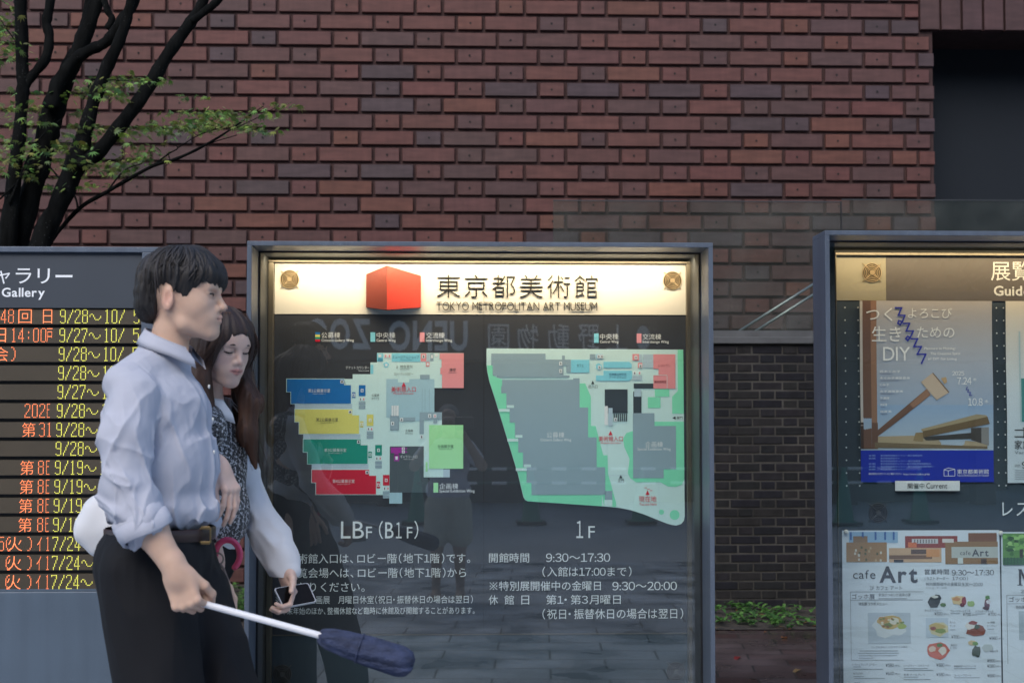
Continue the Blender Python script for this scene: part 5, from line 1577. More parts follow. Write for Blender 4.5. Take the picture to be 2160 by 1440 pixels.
hf.band(hair_fn, .06)
HCOL = lambda V: np.tile(np.array((.020, .018, .018)), (len(V), 1)) * (0.7 + .7 * vnoise(V * 40)[:, None])
hair = solid('hair', hf, m, M['hair'], mbody, HCOL)
r = random.Random(4); g = G()
for i in range(1100):
    az = r.uniform(-math.pi, math.pi); e0 = r.uniform(.5, 1.35)
    front = math.cos(az) > .45
    end = r.uniform(-.02, .34) if front else (r.uniform(-.5, .2) if math.cos(az) < -.35 else r.uniform(.22, .42))
    pts = []
    tw = r.uniform(-.35, .35)
    for j in range(6):
        t = j / 5; e_ = e0 + (end - e0) * t; a = az + tw * t
        k = .985 + .012 * math.sin(t * 3) - .09 * t ** 3 + (r.uniform(-.02, .04) if j == 5 else r.uniform(-.006, .008))
        q = np.array((.022 + .118 * k * math.cos(e_) * math.cos(a), .095 * k * math.cos(e_) * math.sin(a), .050 + .098 * k * math.sin(e_)))
        if e_ < .05: q += np.array((-.012, 0, -.02)) * (.05 - e_) / .5
        pts.append(list(m.W(HC + HR @ q)) + [.0011 * (1 - t * .85)])
    q = spline(pts, 3); g.tube([v[:3] for v in q], [v[3] for v in q], 5, tuple(np.array((.022, .019, .018)) * r.uniform(.6, 1.7)), cap=False, flat=.6)
g.obj('hair_strands', M['hair'], hair, True)
# layered locks with pointed ends
r = random.Random(31); g = G()
for i in range(230):
    az = r.uniform(-math.pi, math.pi); e0 = r.uniform(.55, 1.25)
    ca = math.cos(az)
    end = r.uniform(-.06, .16) if ca > .45 else (r.uniform(-.55, .3) if ca < -.3 else r.uniform(.14, .42))
    tw = r.uniform(-.5, .25) if az < 0 else r.uniform(-.25, .5)
    lift = r.uniform(-.01, .035)
    pts = []
    for j in range(7):
        t = j / 6; e_ = e0 + (end - e0) * t; a = az + tw * t * t
        k = .975 + lift * math.sin(t * 3) - .05 * t ** 3 + (r.uniform(-.01, .06) if j == 6 else 0)
        q = np.array((.022 + .118 * k * math.cos(e_) * math.cos(a), .095 * k * math.cos(e_) * math.sin(a), .050 + .098 * k * math.sin(e_)))
        if e_ < .05: q += np.array((-.010, 0, -.02)) * (.05 - e_) / .5
        pts.append(list(m.W(HC + HR @ q)) + [(.0022, .0046, .0058, .0056, .0044, .0028, .0006)[j]])
    q = spline(pts, 3); g.tube([v[:3] for v in q], [v[3] for v in q], 6, tuple(np.array((.019, .017, .018)) * r.uniform(.5, 2.0)), cap=False, flat=.45)
g.obj('hair_locks', M['hair'], hair, True)

# shirt
sf = Field((-.32, -.36, .93), (.26, .34, 1.60), .0034)
sf.add(Ell((.004, 0, 1.325), (.130, .168, .135)), .02)
sf.add(Ell((.022, 0, 1.185), (.135, .166, .165)), .02)
sf.add(Ell((.022, 0, 1.085), (.137, .158, .072)), .02)
for s_ in (-1, 1): sf.add(Cone((.006, 0, 1.462), (-.022, s_ * .150, 1.402), .062, .055), .02)
sf.chain([L(340, 790, 0), L(352, 735, 0)], [.070, .060], .02)
cuff = L(309, 1122, -.235); cuf2 = L(291, 1085, -.235)
sf.chain([sh_r + np.array((0, 0, -.01)), L(262, 920, -.215), el_r + np.array((-.003, 0, .0)), L(280, 1070, -.235)], [.057, .060, .055, .056], .018)
sf.chain([sh_l + np.array((0, 0, -.01)), np.array((-.03, .21, 1.28)), el_l, np.array((.035, .218, 1.03))], [.056, .060, .056, .056], .018)
sf.add(Cone(L(284, 1074, -.235), L(301, 1106, -.235), .060, .056), .012)


def shirt_fn(p, d):
    x, y, z = p[:, 0], p[:, 1], p[:, 2]
    wp_ = p + .02 * np.stack([vnoise(p * 14 + 3), vnoise(p * 14 + 9), vnoise(p * 14 + 17)], 1)
    w = wr(p, (8, 8, 4), .007) + (fold(wp_ @ roty(.35), (15, 10, 3.5), .008) + fold(wp_ @ roty(-.45), (24, 18, 5), .007)) * np.clip((1.50 - z) / .2, .25, 1) + wr(wp_ @ roty(.3), (60, 50, 26), .0018)
    low = np.clip((1.2 - z) / .15, 0, 1)
    w += fold(wp_, (24, 24, 4), .010) * low
    arm = np.clip((-y - .15) / .04, 0, 1)
    w += fold(wp_ @ roty(.5), (7, 7, 24), .012) * arm * np.clip((1.32 - z) / .2, .1, 1)
    d = d - w
    d -= .0035 * np.exp(-((y + .0) / .014) ** 2) * (x > .06)
    d += .0022 * np.exp(-((y + .150) / .0035) ** 2) * (z > 1.24)
    return d


sf.band(shirt_fn, .035)
sf.add(RBox((.0, 0, .92), (.5, .185, .105), .003), .006, True)      # tucked in at the belt
nk = L(372, 700, 0)
sf.add(Ell((nk[0] + .005, 0, nk[2] + .012), (.066, .075, .075)), .006, True)
d_ = (L(309, 1122) - L(280, 1070)); d_ /= np.linalg.norm(d_)
shirt = solid('shirt', sf, m, M['shirt'], mbody)
# rolled cuff: two turned-up bands
g = G()
side = np.array((0, 1, 0)); up_ = np.cross(side, d_)
for k, (a, b, rr) in enumerate(((-.012, .032, .066), (-.030, .010, .0625))):
    rows = []
    for (t, q) in ((a, rr - .004), (a + .003, rr), ((a + b) / 2, rr + .003), (b - .003, rr + .001), (b, rr - .003), (b - .006, rr - .008)):
        rows.append((t, q))
    n = 36; base = len(g.v)
    for (t, q) in rows:
        for i in range(n):
            an = 6.28318 * i / n; w = 1 + .045 * math.sin(an * 3 + k * 2) + .03 * math.sin(an * 7 + t * 60)
            g.v.append(tuple(m.W(L(301, 1106, -.235) + d_ * (t + .006 * math.sin(an * 2 + k)) + (side * math.cos(an) + up_ * math.sin(an)) * q * w)))
    for j in range(len(rows) - 1):
        for i in range(n):
            g.f.append((base + j * n + i, base + j * n + (i + 1) % n, base + (j + 1) * n + (i + 1) % n, base + (j + 1) * n + i)); g.c.append((1, 1, 1))
g.obj('cuff', M['shirt'], shirt, True)


def collar(fr, ctr, rx, ry, zb, zf, dropb, dropf, lean, m_, parent, open_=.35, th=.0035, n=48, tip=.0):
    """folded shirt collar: stand rises at the neck, leaf turns down and points at the front"""
    g = G(); prof = []
    for i in range(n + 1):
        a = math.pi + (i / n - .5) * 2 * (math.pi - open_)       # angle from +x, starts and ends beside the front
        f_ = (1 + math.cos(a)) / 2                                # 0 back, 1 front
        zt = zb + (zf - zb) * f_
        e_ = max(0, 1 - min(i, n - i) / (n * .13))
        drop = dropb + (dropf - dropb) * f_ + tip * e_
        c, s = math.cos(a), math.sin(a)
        pts = [(1.0, -.030), (1.0, 0), (1.06, .004), (1.13, -.004), (1.13 + lean * .6, -drop * .55), (1.13 + lean, -drop), (1.13 + lean - th / rx, -drop + .001), (1.09 + lean * .5, -drop * .5), (1.06, -.008)]
        prof.append([tuple(fr.W(np.array((ctr[0] + rx * q * c + .012 * e_ * (k in (4, 5, 6)), ctr[1] + ry * q * s, zt + dz)))) for k, (q, dz) in enumerate(pts)])
    for row in prof: g.v.extend(row)
    k = len(prof[0])
    for i in range(n):
        for j in range(k - 1):
            g.f.append((i * k + j, (i + 1) * k + j, (i + 1) * k + j + 1, i * k + j + 1)); g.c.append((1, 1, 1))
    return g.obj('collar', m_, parent, True)


cc = L(357, 716, 0)
collar(m, cc, .058, .062, L(357, 694)[2], L(357, 738)[2], .036, .036, .30, M['shirt'], shirt, open_=.42, tip=.016)
for i in range(4):
    z = 1.40 - i * .085
    g = G(); x = .128 + .019 * (1 - ((z - 1.22) / .2) ** 2) + .012
    c = m.W((x, -.003, z)); g.lathe((0, 0, 0), [(.0001, .002), (.0045, .002), (.0055, 0), (.0045, -.002), (.0001, -.002)], 14)
    g.v = [(c[0] + v[2], c[1] + v[1], c[2] + v[0]) for v in g.v]; g.obj('button', M['stud'], shirt)

# trousers, belt
tf = Field((-.30, -.25, .02), (.46, .25, 1.06), .0045)
tf.add(Ell((.005, 0, .955), (.137, .170, .125)), .03)
tf.chain([(.008, -.080, .93), (.068, -.095, .52), (-.02, -.095, .11)], [.118, .102, .088], .03)
tf.chain([(.020, .080, .93), (.175, .085, .53), (.27, .085, .12)], [.116, .100, .088], .03)


def tr_fn(p, d):
    z = p[:, 2]
    return d - wr(p @ roty(.25), (11, 11, 4), .012) - wr(p @ roty(-.4), (22, 20, 7), .007) - wr(p, (40, 40, 5), .004) * np.clip((z - .8) / .15, 0, 1)


tf.band(tr_fn, .035)
tf.add(RBox((0, 0, 1.10), (.4, .4, .072), .003), .004, True)
tr = solid('trousers', tf, m, M['trousers'], mbody)
del tf, sf


def hoop(fr, c, rx, ry, z0, z1, th, m_, parent, name, n=48, seg=None):
    g = G()
    for i in range(n):
        a = 6.28318 * i / n
        for (q, z) in ((1, z0), (1 + th, z0 + .003), (1 + th, z1 - .003), (1, z1)):
            g.v.append(tuple(fr.W((c[0] + rx * q * math.cos(a), c[1] + ry * q * math.sin(a), z))))
    for i in range(n):
        for j in range(3):
            a, b = i * 4 + j, ((i + 1) % n) * 4 + j
            g.f.append((a, b, b + 1, a + 1)); g.c.append((1, 1, 1))
    return g.obj(name, m_, parent, True)


belt = hoop(m, (.014, 0), .134, .158, 1.003, 1.036, .035, M['belt'], tr, 'belt')
g = G(); c = np.array((.014 + .139 * math.cos(-.25), .163 * math.sin(-.25), 1.019)); b = m.W(c)
for dx, dz, wx, wz in ((0, .019, .026, .004), (0, -.019, .026, .004), (-.024, 0, .004, .019), (.024, 0, .004, .019)):
    g.box(b[0] + dx * .55 - wx * .45 + .004, b[0] + dx * .55 + wx * .45 + .004, b[1] - .014, b[1] - .006, b[2] + dz - wz, b[2] + dz + wz, bev=.001)
g.obj('buckle', M['brass'], belt)
for y, x in ((-.095, .045), (.085, .345)):
    shf = Field((x - .22, y - .07, -.01), (x + .2, y + .07, .13), .005)
    shf.add(Ell((x - .005, y, .04), (.140, .050, .042)), .01).add(Ell((x - .07, y, .07), (.06, .045, .05)), .03).add(RBox((x, y, -.05), (.3, .3, .053), .001), .004, True)
    solid('shoe', shf, m, M['shoe'], mbody)

# the folded umbrella in his right hand
grip = wr_r + hd / np.linalg.norm(hd) * .080 + np.array((0, .030, 0))
gw = Vector(m.W(grip)); gp_ = P(398, 1252, gw.y)
tipw = P(866, 1402, gw.y - .03); can0 = P(680, 1341, gw.y - .02)
ax = (tipw - can0).normalized()
um = thing('umbrella', tuple(gw), 'folded navy umbrella on a white shaft, held out low by the walker in blue', 'umbrella', 'umbrellas')
M['white_rod'] = mat('white_lacquer', (.80, .80, .83), .3, vary=.02); M['navy'] = mat('navy_fabric', (.034, .046, .098), .8, vary=.35, vscale=30, bump=.9, bscale=45, stretch=(1, 1, 2))
g = G(); g.tube([gw - ax * .035, gw - ax * .02, can0, can0 + ax * .08], [.0085, .0085, .0085, .0085], 14); g.obj('shaft', M['white_rod'], um, True)
u1 = ax.orthogonal().normalized(); u2 = ax.cross(u1)
g = G(3); n = 40; Lc = (tipw - can0).length
prof = [(-.006, .010), (0, .019), (.02, .026), (.06, .031), (.11, .0345), (.16, .0355), (.20, .0355), (Lc - .02, .034), (Lc - .006, .029), (Lc + .002, .018), (Lc + .004, .006)]
for t, q in prof:
    for i in range(n):
        a = 6.28318 * i / n; w = 1 + .20 * abs(math.sin(a * 4 + t * 12)) ** .7 + .03 * math.sin(a * 11 + t * 40) - .13
        p_ = can0 + ax * (t + .004 * math.sin(a * 5)) + (u1 * math.cos(a) + u2 * math.sin(a)) * q * w
        g.v.append(tuple(p_))
for j in range(len(prof) - 1):
    for i in range(n): g.f.append((j * n + i, j * n + (i + 1) % n, (j + 1) * n + (i + 1) % n, (j + 1) * n + i)); g.c.append((1, 1, 1))
g.f.append(tuple((len(prof) - 1) * n + i for i in range(n))); g.c.append((1, 1, 1)); g.f.append(tuple(reversed(range(n)))); g.c.append((1, 1, 1))
cano = g.obj('canopy', M['navy'], um, True)
g = G()
t = Lc * .42
g.tube([can0 + ax * t + (u1 * math.cos(6.28318 * i / 30) + u2 * math.sin(6.28318 * i / 30)) * .0355 for i in range(31)], .003, 6, cap=False, flat=.5); g.obj('strap', M['navy'], cano, True)

# ================================================================ the woman beside him
w = Frame(470, 4.12, math.radians(-22))
L = w.L
wo = thing('person', tuple(w.o), 'person with long brown hair and white blouse looking down, half hidden by the other', 'person', 'two people walking past')
SCL = .93
HR2 = rotz(math.radians(-20)) @ roty(math.radians(14)); HC2 = L(452, 735, 0)
sh3, el3, wr3 = L(398, 905, -.13), L(350, 1045, -.17), L(462, 985, -.25)
sh2, el2, wr2 = L(472, 905, .16), L(528, 1058, .20), L(606, 1206, .10)
fb = Field((-.40, -.36, -.005), (.36, .36, 1.70), .0050, [(HC2 - np.array((.03, .10, .14)), HC2 + np.array((.16, .10, .09))), (wr2 + np.array((-.06, -.12, -.14)), wr2 + np.array((.10, .06, .03))), (wr3 + np.array((-.05, -.05, -.16)), wr3 + np.array((.10, .05, .03)))], .0023)
for pr, k, sub in head_parts(1): fb.add(xf(pr, HR2, HC2, SCL), k * SCL, sub)
fb.chain([L(440, 770), L(438, 850), L(430, 905)], [.041, .043, .055], .015)
fb.add(Ell(L(432, 985), (.088, .145, .17)), .03).add(Ell(L(425, 1130), (.09, .13, .15)), .03)
for s_ in (-1, 1):
    fb.add(Cone(L(432, 885), L(432, 900, s_ * .15), .045, .04), .03)
    kn = L(425, 1480, s_ * .08) if s_ < 0 else L(380, 1490, .08); an = L(440, 1795, s_ * .08) if s_ < 0 else L(330, 1790, .08)
    fb.chain([L(415, 1190, s_ * .08), kn, an], [.078, .05, .035], .03); fb.add(Ell((an[0] + .05, an[1], .035), (.11, .04, .034)), .03)
fb.chain([sh2, el2, wr2], [.042, .037, .024], .015)
pd = np.array((L(622, 1250) - L(606, 1206))); pn = np.array((-.15, -1.0, -.15)); ps = np.array((.25, -.55, .45))
for pr, k in hand_parts(wr2, (.30, -.30, -.80), (-.45, -.55, .10), (.30, -.75, .35), (.45, .85, .7), scale=.86, thumb=((.75, .20), (.45, .30), (.15, .35))): fb.add(pr, k)
fb.chain([sh3, el3, wr3], [.042, .037, .024], .015)
for pr, k in hand_parts(wr3, (.42, -.05, -.62), (-.75, .10, -.55), (-.25, -.85, -.1), (.55, .25, .2), scale=.86, thumb=((.30, .30), (.15, .35), (.0, .3)), curl_each=((.75, .35, .2), (.62, .30, .2), (.52, .3, .25), (.45, .35, .3))): fb.add(pr, k)
wbody = solid('body', fb, w, M['skin'], wo, skin_col((.72, .50, .41), (.56, .24, .22), HR2, HC2, SCL, (.68, .40, .35), lipk=.9))
del fb
hl2 = lambda x, y, z: HR2 @ (np.array((x, y, z)) * SCL) + HC2
M['brown_hair'] = mat('brown_brow', (.05, .028, .02), .6, vary=.1)
for y in (-1, 1):
    g = tube_mesh(w, [hl2(.1135, y * .0190, .0105), hl2(.1150, y * .029, .0095), hl2(.1125, y * .038, .0100), hl2(.1060, y * .047, .0125)], [.0008, .0020, .0021, .0012]); g.obj('eyelashes', M['dark_hair'], wbody, True)
    g = tube_mesh(w, [hl2(.1235, y * .014, .0330), hl2(.1225, y * .028, .0375), hl2(.1120, y * .046, .0330)], [.0012, .0028, .0009]); g.obj('eyebrow', M['brown_hair'], wbody, True)

hf = Field(L(438, 729) + np.array((-.20, -.22, -.42)), L(438, 729) + np.array((.22, .22, .15)), .0028)
tip = lambda pts, rad, k=.02: hf.chain(pts, rad, k)
hf.add(Ell(HC2 + HR2 @ np.array((.024, 0, .042)) * SCL, np.array((.110, .087, .097)) * SCL, HR2), .01)
for y in (-1, 1):
    hf.add(Ell(HC2 + HR2 @ np.array((.055, y * .063, .020)) * SCL, np.array((.050, .022, .085)) * SCL, HR2), .02)
tip([HC2 + HR2 @ np.array((-.02, .065, .02)), HC2 + HR2 @ np.array((.035, .080, -.07)), L(528, 850, .055), L(522, 915, .03), L(540, 985, .03)], [.045, .028, .034, .028, .005])
tip([HC2 + HR2 @ np.array((.01, .075, .0)), L(512, 830, .10), L(510, 930, .09), L(516, 965, .07)], [.036, .030, .036, .008])
tip([HC2 + HR2 @ np.array((-.02, -.055, .02)), L(420, 800, -.075), L(428, 880, -.095), L(440, 945, -.09)], [.05, .036, .034, .012])
tip([HC2 + HR2 @ np.array((-.06, 0, .0)), L(398, 830, 0), L(392, 940, .0)], [.07, .07, .05])


def hair2_fn(p, d):
    q = ((p - HC2) @ HR2) / SCL
    az = np.arctan2(q[:, 1], q[:, 0]); hang = np.clip((-q[:, 2] - .02) / .05, 0, 1)
    n_ = vnoise(np.stack([np.cos(az) * 10 + 20, np.sin(az) * 10 + 20, q[:, 2] * 6 + 5], 1)) * (1 - hang) + hang * vnoise(p * np.array((60, 60, 5)) + 3)
    n2 = vnoise(np.stack([np.cos(az) * 26 + 40, np.sin(az) * 26 + 40, q[:, 2] * 10 + 5], 1)) * (1 - hang) + hang * vnoise(p * np.array((130, 130, 8)) + 9)
    d = d - .009 * (n_ - .5) - .006 * (n2 - .5)
    face = np.sqrt(((q[:, 0] - .125) / .085) ** 2 + ((q[:, 1] + .003) / .064) ** 2 + ((q[:, 2] + .040) / .110) ** 2) - 1
    face = -face * .05
    k = .006; hh = np.clip(.5 - .5 * (d - face) / k, 0, 1)
    return d * (1 - hh) + face * hh + k * hh * (1 - hh)


hf.band(hair2_fn, .06)


def hcol2(V):
    t = np.clip((HC2[2] + .03 - V[:, 2]) / .22, 0, 1)[:, None]
    return (np.array((.030, .019, .017)) * (1 - t) + np.array((.078, .036, .021)) * t) * (.65 + .7 * vnoise(V * np.array((120, 120, 9)))[:, None])


hair2 = solid('hair', hf, w, M['hair'], wbody, hcol2)
r = random.Random(9); g = G()
locks = [([HC2 + HR2 @ np.array((.06, .030, .118)), HC2 + HR2 @ np.array((.085, .072, .03)), HC2 + HR2 @ np.array((.045, .090, -.06)), L(536, 850, .05), L(530, 915, .03), L(546, 990, .03)], .016),
         ([HC2 + HR2 @ np.array((.03, .030, .125)), HC2 + HR2 @ np.array((.02, .088, .03)), L(520, 830, .09), L(518, 930, .07), L(520, 975, .06)], .022),
         ([HC2 + HR2 @ np.array((.06, -.020, .118)), HC2 + HR2 @ np.array((.088, -.068, .03)), HC2 + HR2 @ np.array((.05, -.082, -.06)), L(430, 870, -.105), L(440, 950, -.10)], .014),
         ([HC2 + HR2 @ np.array((-.01, -.03, .125)), HC2 + HR2 @ np.array((-.02, -.09, .02)), L(420, 800, -.09), L(425, 900, -.10)], .02)]
for pts, sp in locks:
    for i in range(70):
        o_ = np.array([r.gauss(0, sp), r.gauss(0, sp), 0]); P_ = []
        e_ = r.uniform(.75, 1.05)
        for j, p_ in enumerate(pts):
            t = j / (len(pts) - 1)
            P_.append(list(w.W(p_ + o_ * (.25 + .75 * t) + np.array((r.gauss(0, .003), r.gauss(0, .003), (1 - e_) * .1 * t)))) + [.0008 * (1 - .8 * t)])
        q = spline(P_, 4)
        t = np.linspace(0, 1, len(q)); k = r.uniform(.6, 1.6)
        g.tube([v[:3] for v in q], [v[3] for v in q], 4, tuple((np.array((.030, .018, .014)) + np.array((.035, .012, .004)) * r.random()) * k), cap=False)
g.obj('hair_strands', M['hair'], hair2, True)

# blouse with long sleeves
bf = Field((-.36, -.36, .86), (.36, .34, 1.42), .004)
bf.add(Ell(L(434, 985), (.088, .145, .160)), .02).add(Ell(L(428, 1110), (.092, .135, .14)), .02)
for s_ in (-1, 1): bf.add(Cone(L(436, 884), L(436, 902, s_ * .14), .046, .044), .02)
bf.chain([sh2, L(505, 990, .19), el2, L(572, 1140, .15), L(596, 1188, .115)], [.048, .048, .046, .052, .046], .018)
bf.add(Cone(L(598, 1190, .112), L(607, 1207, .10), .040, .034), .012)
bf.chain([sh3, el3, L(445, 1000, -.25)], [.048, .046, .038], .018)
bf.add(Ell(L(440, 842), (.050, .052, .04)), .006, True)


def bl_fn(p, d):
    arm = np.clip((p[:, 1] - .03) / .06, 0, 1) * np.clip((1.22 - p[:, 2]) / .08, 0, 1)
    R_ = roty(.75)
    return d - wr(p @ R_, (9, 9, 30), .012) * arm - wr(p, (11, 11, 7), .008) - wr(p @ roty(-.3), (24, 22, 12), .005)


bf.band(bl_fn, .035)
blouse = solid('blouse', bf, w, M['blouse'], wbody)
cc = L(446, 852, 0)
collar(w, cc, .054, .058, L(446, 830)[2], L(446, 846)[2], .036, .046, .62, M['blouse'], blouse, open_=.35, tip=.02)
M['hound'] = bpy.data.materials.new('houndstooth_knit'); M['hound'].use_nodes = True
_n, _l = M['hound'].node_tree.nodes, M['hound'].node_tree.links
tc = _n.new('ShaderNodeTexCoord'); mp = _n.new('ShaderNodeMapping'); mp.inputs['Rotation'].default_value = (0, .6, .4); ck = _n.new('ShaderNodeTexChecker'); ck.inputs['Scale'].default_value = 150
ck.inputs[1].default_value = (.012, .012, .014, 1); ck.inputs[2].default_value = (.55, .55, .57, 1)
wv = _n.new('ShaderNodeTexNoise'); wv.inputs['Scale'].default_value = 40; mxv = _n.new('ShaderNodeMix'); mxv.data_type = 'VECTOR'; mxv.inputs[0].default_value = .02
_l.new(tc.outputs['Object'], mxv.inputs[4]); _l.new(wv.outputs['Color'], mxv.inputs[5]); _l.new(mxv.outputs[1], mp.inputs[0]); _l.new(mp.outputs[0], ck.inputs[0])
nz = _n.new('ShaderNodeTexChecker'); nz.inputs['Scale'].default_value = 75; nz.inputs[1].default_value = (.012, .012, .014, 1); nz.inputs[2].default_value = (1, 1, 1, 1); _l.new(mp.outputs[0], nz.inputs[0])
mm = _n.new('ShaderNodeMix'); mm.data_type = 'RGBA'; mm.blend_type = 'DARKEN'; mm.inputs[0].default_value = .85; _l.new(ck.outputs[0], mm.inputs[6]); _l.new(nz.outputs[0], mm.inputs[7])
_l.new(mm.outputs[2], _n['Principled BSDF'].inputs[0]); _n['Principled BSDF'].inputs['Roughness'].default_value = .85
vf = Field((-.36, -.30, .90), (.30, .30, 1.40), .004)
vf.add(Ell(L(438, 985), (.098, .146, .168)), .02).add(Ell(L(440, 1080), (.108, .142, .135)), .02)
for s_ in (-1, 1): vf.add(Cone(L(438, 890, s_ * .07), L(436, 906, s_ * .142), .048, .053), .02)
vf.band(lambda p, d: d - wr(p, (12, 12, 6), .008), .03)
vf.add(Cone(L(492, 835), L(515, 950), .062, .006), .01, True)
vf.add(RBox(L(440, 1232), (.3, .3, .125), .004), .01, True)
solid('vest', vf, w, M['hound'], wbody)
tf = Field((-.40, -.25, .03), (.20, .25, 1.06), .005)
tf.add(Ell(L(415, 1170), (.105, .145, .13)), .03)
for s_ in (-1, 1):
    kn = L(425, 1480, s_ * .08) if s_ < 0 else L(380, 1490, .08); an = L(440, 1770, s_ * .08) if s_ < 0 else L(330, 1765, .08)
    tf.chain([L(405, 1190, s_ * .07), kn, an], [.090, .075, .07], .03)
tf.band(lambda p, d: d - wr(p, (12, 12, 4), .010), .03)
solid('trousers', tf, w, M['trousers'], wbody)
del tf, vf, bf
for (px, y) in ((438, -.08), (328, .08)):
    x = L(px, 0)[0] + .04
    shf = Field((x - .2, y - .07, -.01), (x + .2, y + .07, .12), .005)
    shf.add(Ell((x, y, .038), (.125, .046, .042)), .01).add(RBox((x, y, -.05), (.3, .3, .053), .001), .004, True)
    solid('shoe', shf, w, M['shoe'], wbody)

# phone in her left hand
pc = np.array(w.W(wr2))
ph = thing('phone', tuple(P(622, 1252, pc[1] - .06)), 'black phone with pale edges held flat in the white-sleeved hand', 'phone')
pY = pc[1] - .035
q = [P(578, 1240, pY - .03), P(650, 1228, pY + .005), P(668, 1268, pY - .015), P(598, 1281, pY - .05)]
nrm = (q[1] - q[0]).cross(q[3] - q[0]).normalized()
if nrm.y > 0: nrm = -nrm
M['phone_edge'] = mat('pale_metal_edge', (.55, .56, .58), .35, metal=.4); M['screen'] = mat('phone_screen', (.006, .005, .005), .12, vary=0, spec=.15)


def slab(g, q, off, th, n_, inset=0.0, rc=.18):
    c = (q[0] + q[1] + q[2] + q[3]) / 4
    pts = []
    for i in range(4):
        a, b, d = q[i], q[i - 1], q[(i + 1) % 4]
        for t in (0, .35, .65, 1):
            e1, e2 = a.lerp(b, rc * .5), a.lerp(d, rc * .5)
            p_ = e1 * (1 - t) ** 2 + a * 2 * t * (1 - t) + e2 * t * t
            pts.append(p_ + (c - p_) * inset + n_ * off)
    k = len(pts)
    g.add([tuple(p_) for p_ in pts] + [tuple(p_ - n_ * th) for p_ in pts], [tuple(range(k)), tuple(reversed(range(k, 2 * k)))] + [(i, i + k, (i + 1) % k + k, (i + 1) % k) for i in range(k)])
g = G(); slab(g, q, 0, .011, nrm); g.obj('phone_body', M['phone_edge'], ph)
g = G(); slab(g, q, .0006, .0004, nrm, .05); g.obj('screen', M['screen'], ph)

# her umbrella with the pink crook, hung at her side
uy = 4.02
pk = thing('umbrella', tuple(P(455, 1165, uy)), 'umbrella with a glossy pink crook handle and a metal ring, hanging between the two walkers', 'umbrella', 'umbrellas')
M['pink'] = mat('glossy_pink', (.68, .075, .16), .25, vary=.08, vscale=30)
g = G(); cv = spline([list(P(x, y, uy)) for x, y in ((449, 1235), (452, 1195), (454, 1170), (460, 1150), (474, 1139), (491, 1141), (503, 1155), (506, 1172), (501, 1188), (491, 1200))], 5)
g.tube([tuple(v) for v in cv], [.0088] * (len(cv) - 2) + [.0075, .0045], 14); g.obj('handle', M['pink'], pk, True)
g = G(); g.tube([P(449, 1236, uy), P(440, 1640, uy)], .005, 8); g.obj('shaft', M['steel'], pk, True)
g = G(); n = 24
for t, q_ in ((0, .012), (.03, .022), (.25, .028), (.45, .020), (.56, .006)):
    c = P(446, 1330, uy) + Vector((-.01 * t, 0, -t))
    for i in range(n):
        a = 6.28318 * i / n; k = q_ * (1 + .12 * math.sin(a * 6)); g.v.append((c.x + k * math.cos(a), c.y + k * math.sin(a), c.z))
for j in range(4):
    for i in range(n): g.f.append((j * n + i, j * n + (i + 1) % n, (j + 1) * n + (i + 1) % n, (j + 1) * n + i)); g.c.append((1, 1, 1))
g.obj('canopy', M['trousers'], pk, True)
M['ringm'] = mat('dull_ring_metal', (.30, .24, .20), .35, metal=.8)
g = G(); c = P(459, 1178, uy - .012); g.ring((c.x, c.y, c.z), .016, .005, 24); g.obj('ring', M['ringm'], pk, True)
g = G(); g.tube([tuple(v) for v in spline([list(P(x, y, uy - .016)) for x, y in ((464, 1188), (472, 1200), (478, 1216), (484, 1228))], 4)], .004, 6, flat=.5); g.obj('ring_strap', mat('grey_brown_strap', (.20, .15, .13), .7), pk, True)

# white shoulder bag behind his back
by = 4.0
bc = P(262, 1100, by)
bg = thing('shoulder_bag', tuple(bc), 'plain white cloth shoulder bag showing behind the man in the blue shirt, at his hip', 'bag')
ff = Field((-.24, -.10, -.22), (.24, .10, .22), .005)
Sb = F / by; Q = lambda x, y: np.array(((x - 262) / Sb, 0, -(y - 1100) / Sb))
ff.chain([Q(200, 1075), Q(184, 1118), Q(208, 1152), Q(300, 1165), Q(350, 1090), Q(300, 1060), Q(215, 1066)], [.028, .022, .022, .03, .03, .04, .03], .03)
ff.chain([Q(200, 1120), Q(330, 1110)], [.036, .05], .04).chain([Q(210, 1090), Q(330, 1140)], [.036, .045], .04)
ff.band(lambda p, d: d - wr(p, (14, 14, 10), .007), .03)
class _B: W = staticmethod(lambda V: np.asarray(V) + np.array(bc))
solid('bag_body', ff, _B, M['blouse'], bg)
g = G(); s3 = w.W(sh3)
g.tube([tuple(v) for v in spline([list(P(300, 1062, by)), list(P(330, 1000, 4.02)), [s3[0] - .05, s3[1] - .02, s3[2] - .05], [s3[0], s3[1], s3[2] + .052]], 6)], .012, 8, flat=.35); g.obj('strap', M['blouse'], bg, True)
# ---------------------------------------------------------------- the maple behind the LED board
TY = 8.0
TS = TY / F
tr_ = thing('maple_tree', tuple(P(30, 1380, TY) * 1.0), 'maple with several black stems and thin layers of green leaves before the brick wall', 'tree')
tr_.location.z = 0; tr_['_w'] = (tr_.location.x, tr_.location.y, 0)


def limb(name, pts, dy=0.0, sub=6, n=14, jit=.07):
    q = []
    for i, (x, y, rp_) in enumerate(pts):
        v = P(x, y, TY + (dy if not isinstance(dy, (list, tuple)) else dy[i])); q.append((v.x, v.y, max(v.z, -.05), rp_ * TS))
    q = spline(q, sub)
    g = G(len(pts) * 7 + int(pts[0][0]))
    rr = np.array([v[3] for v in q]) * (1 + .06 * np.sin(np.arange(len(q)) * 1.3))
    g.tube([v[:3] for v in q], rr, n, jit=jit)
    return g.obj(name, M['bark'], tr_, True)


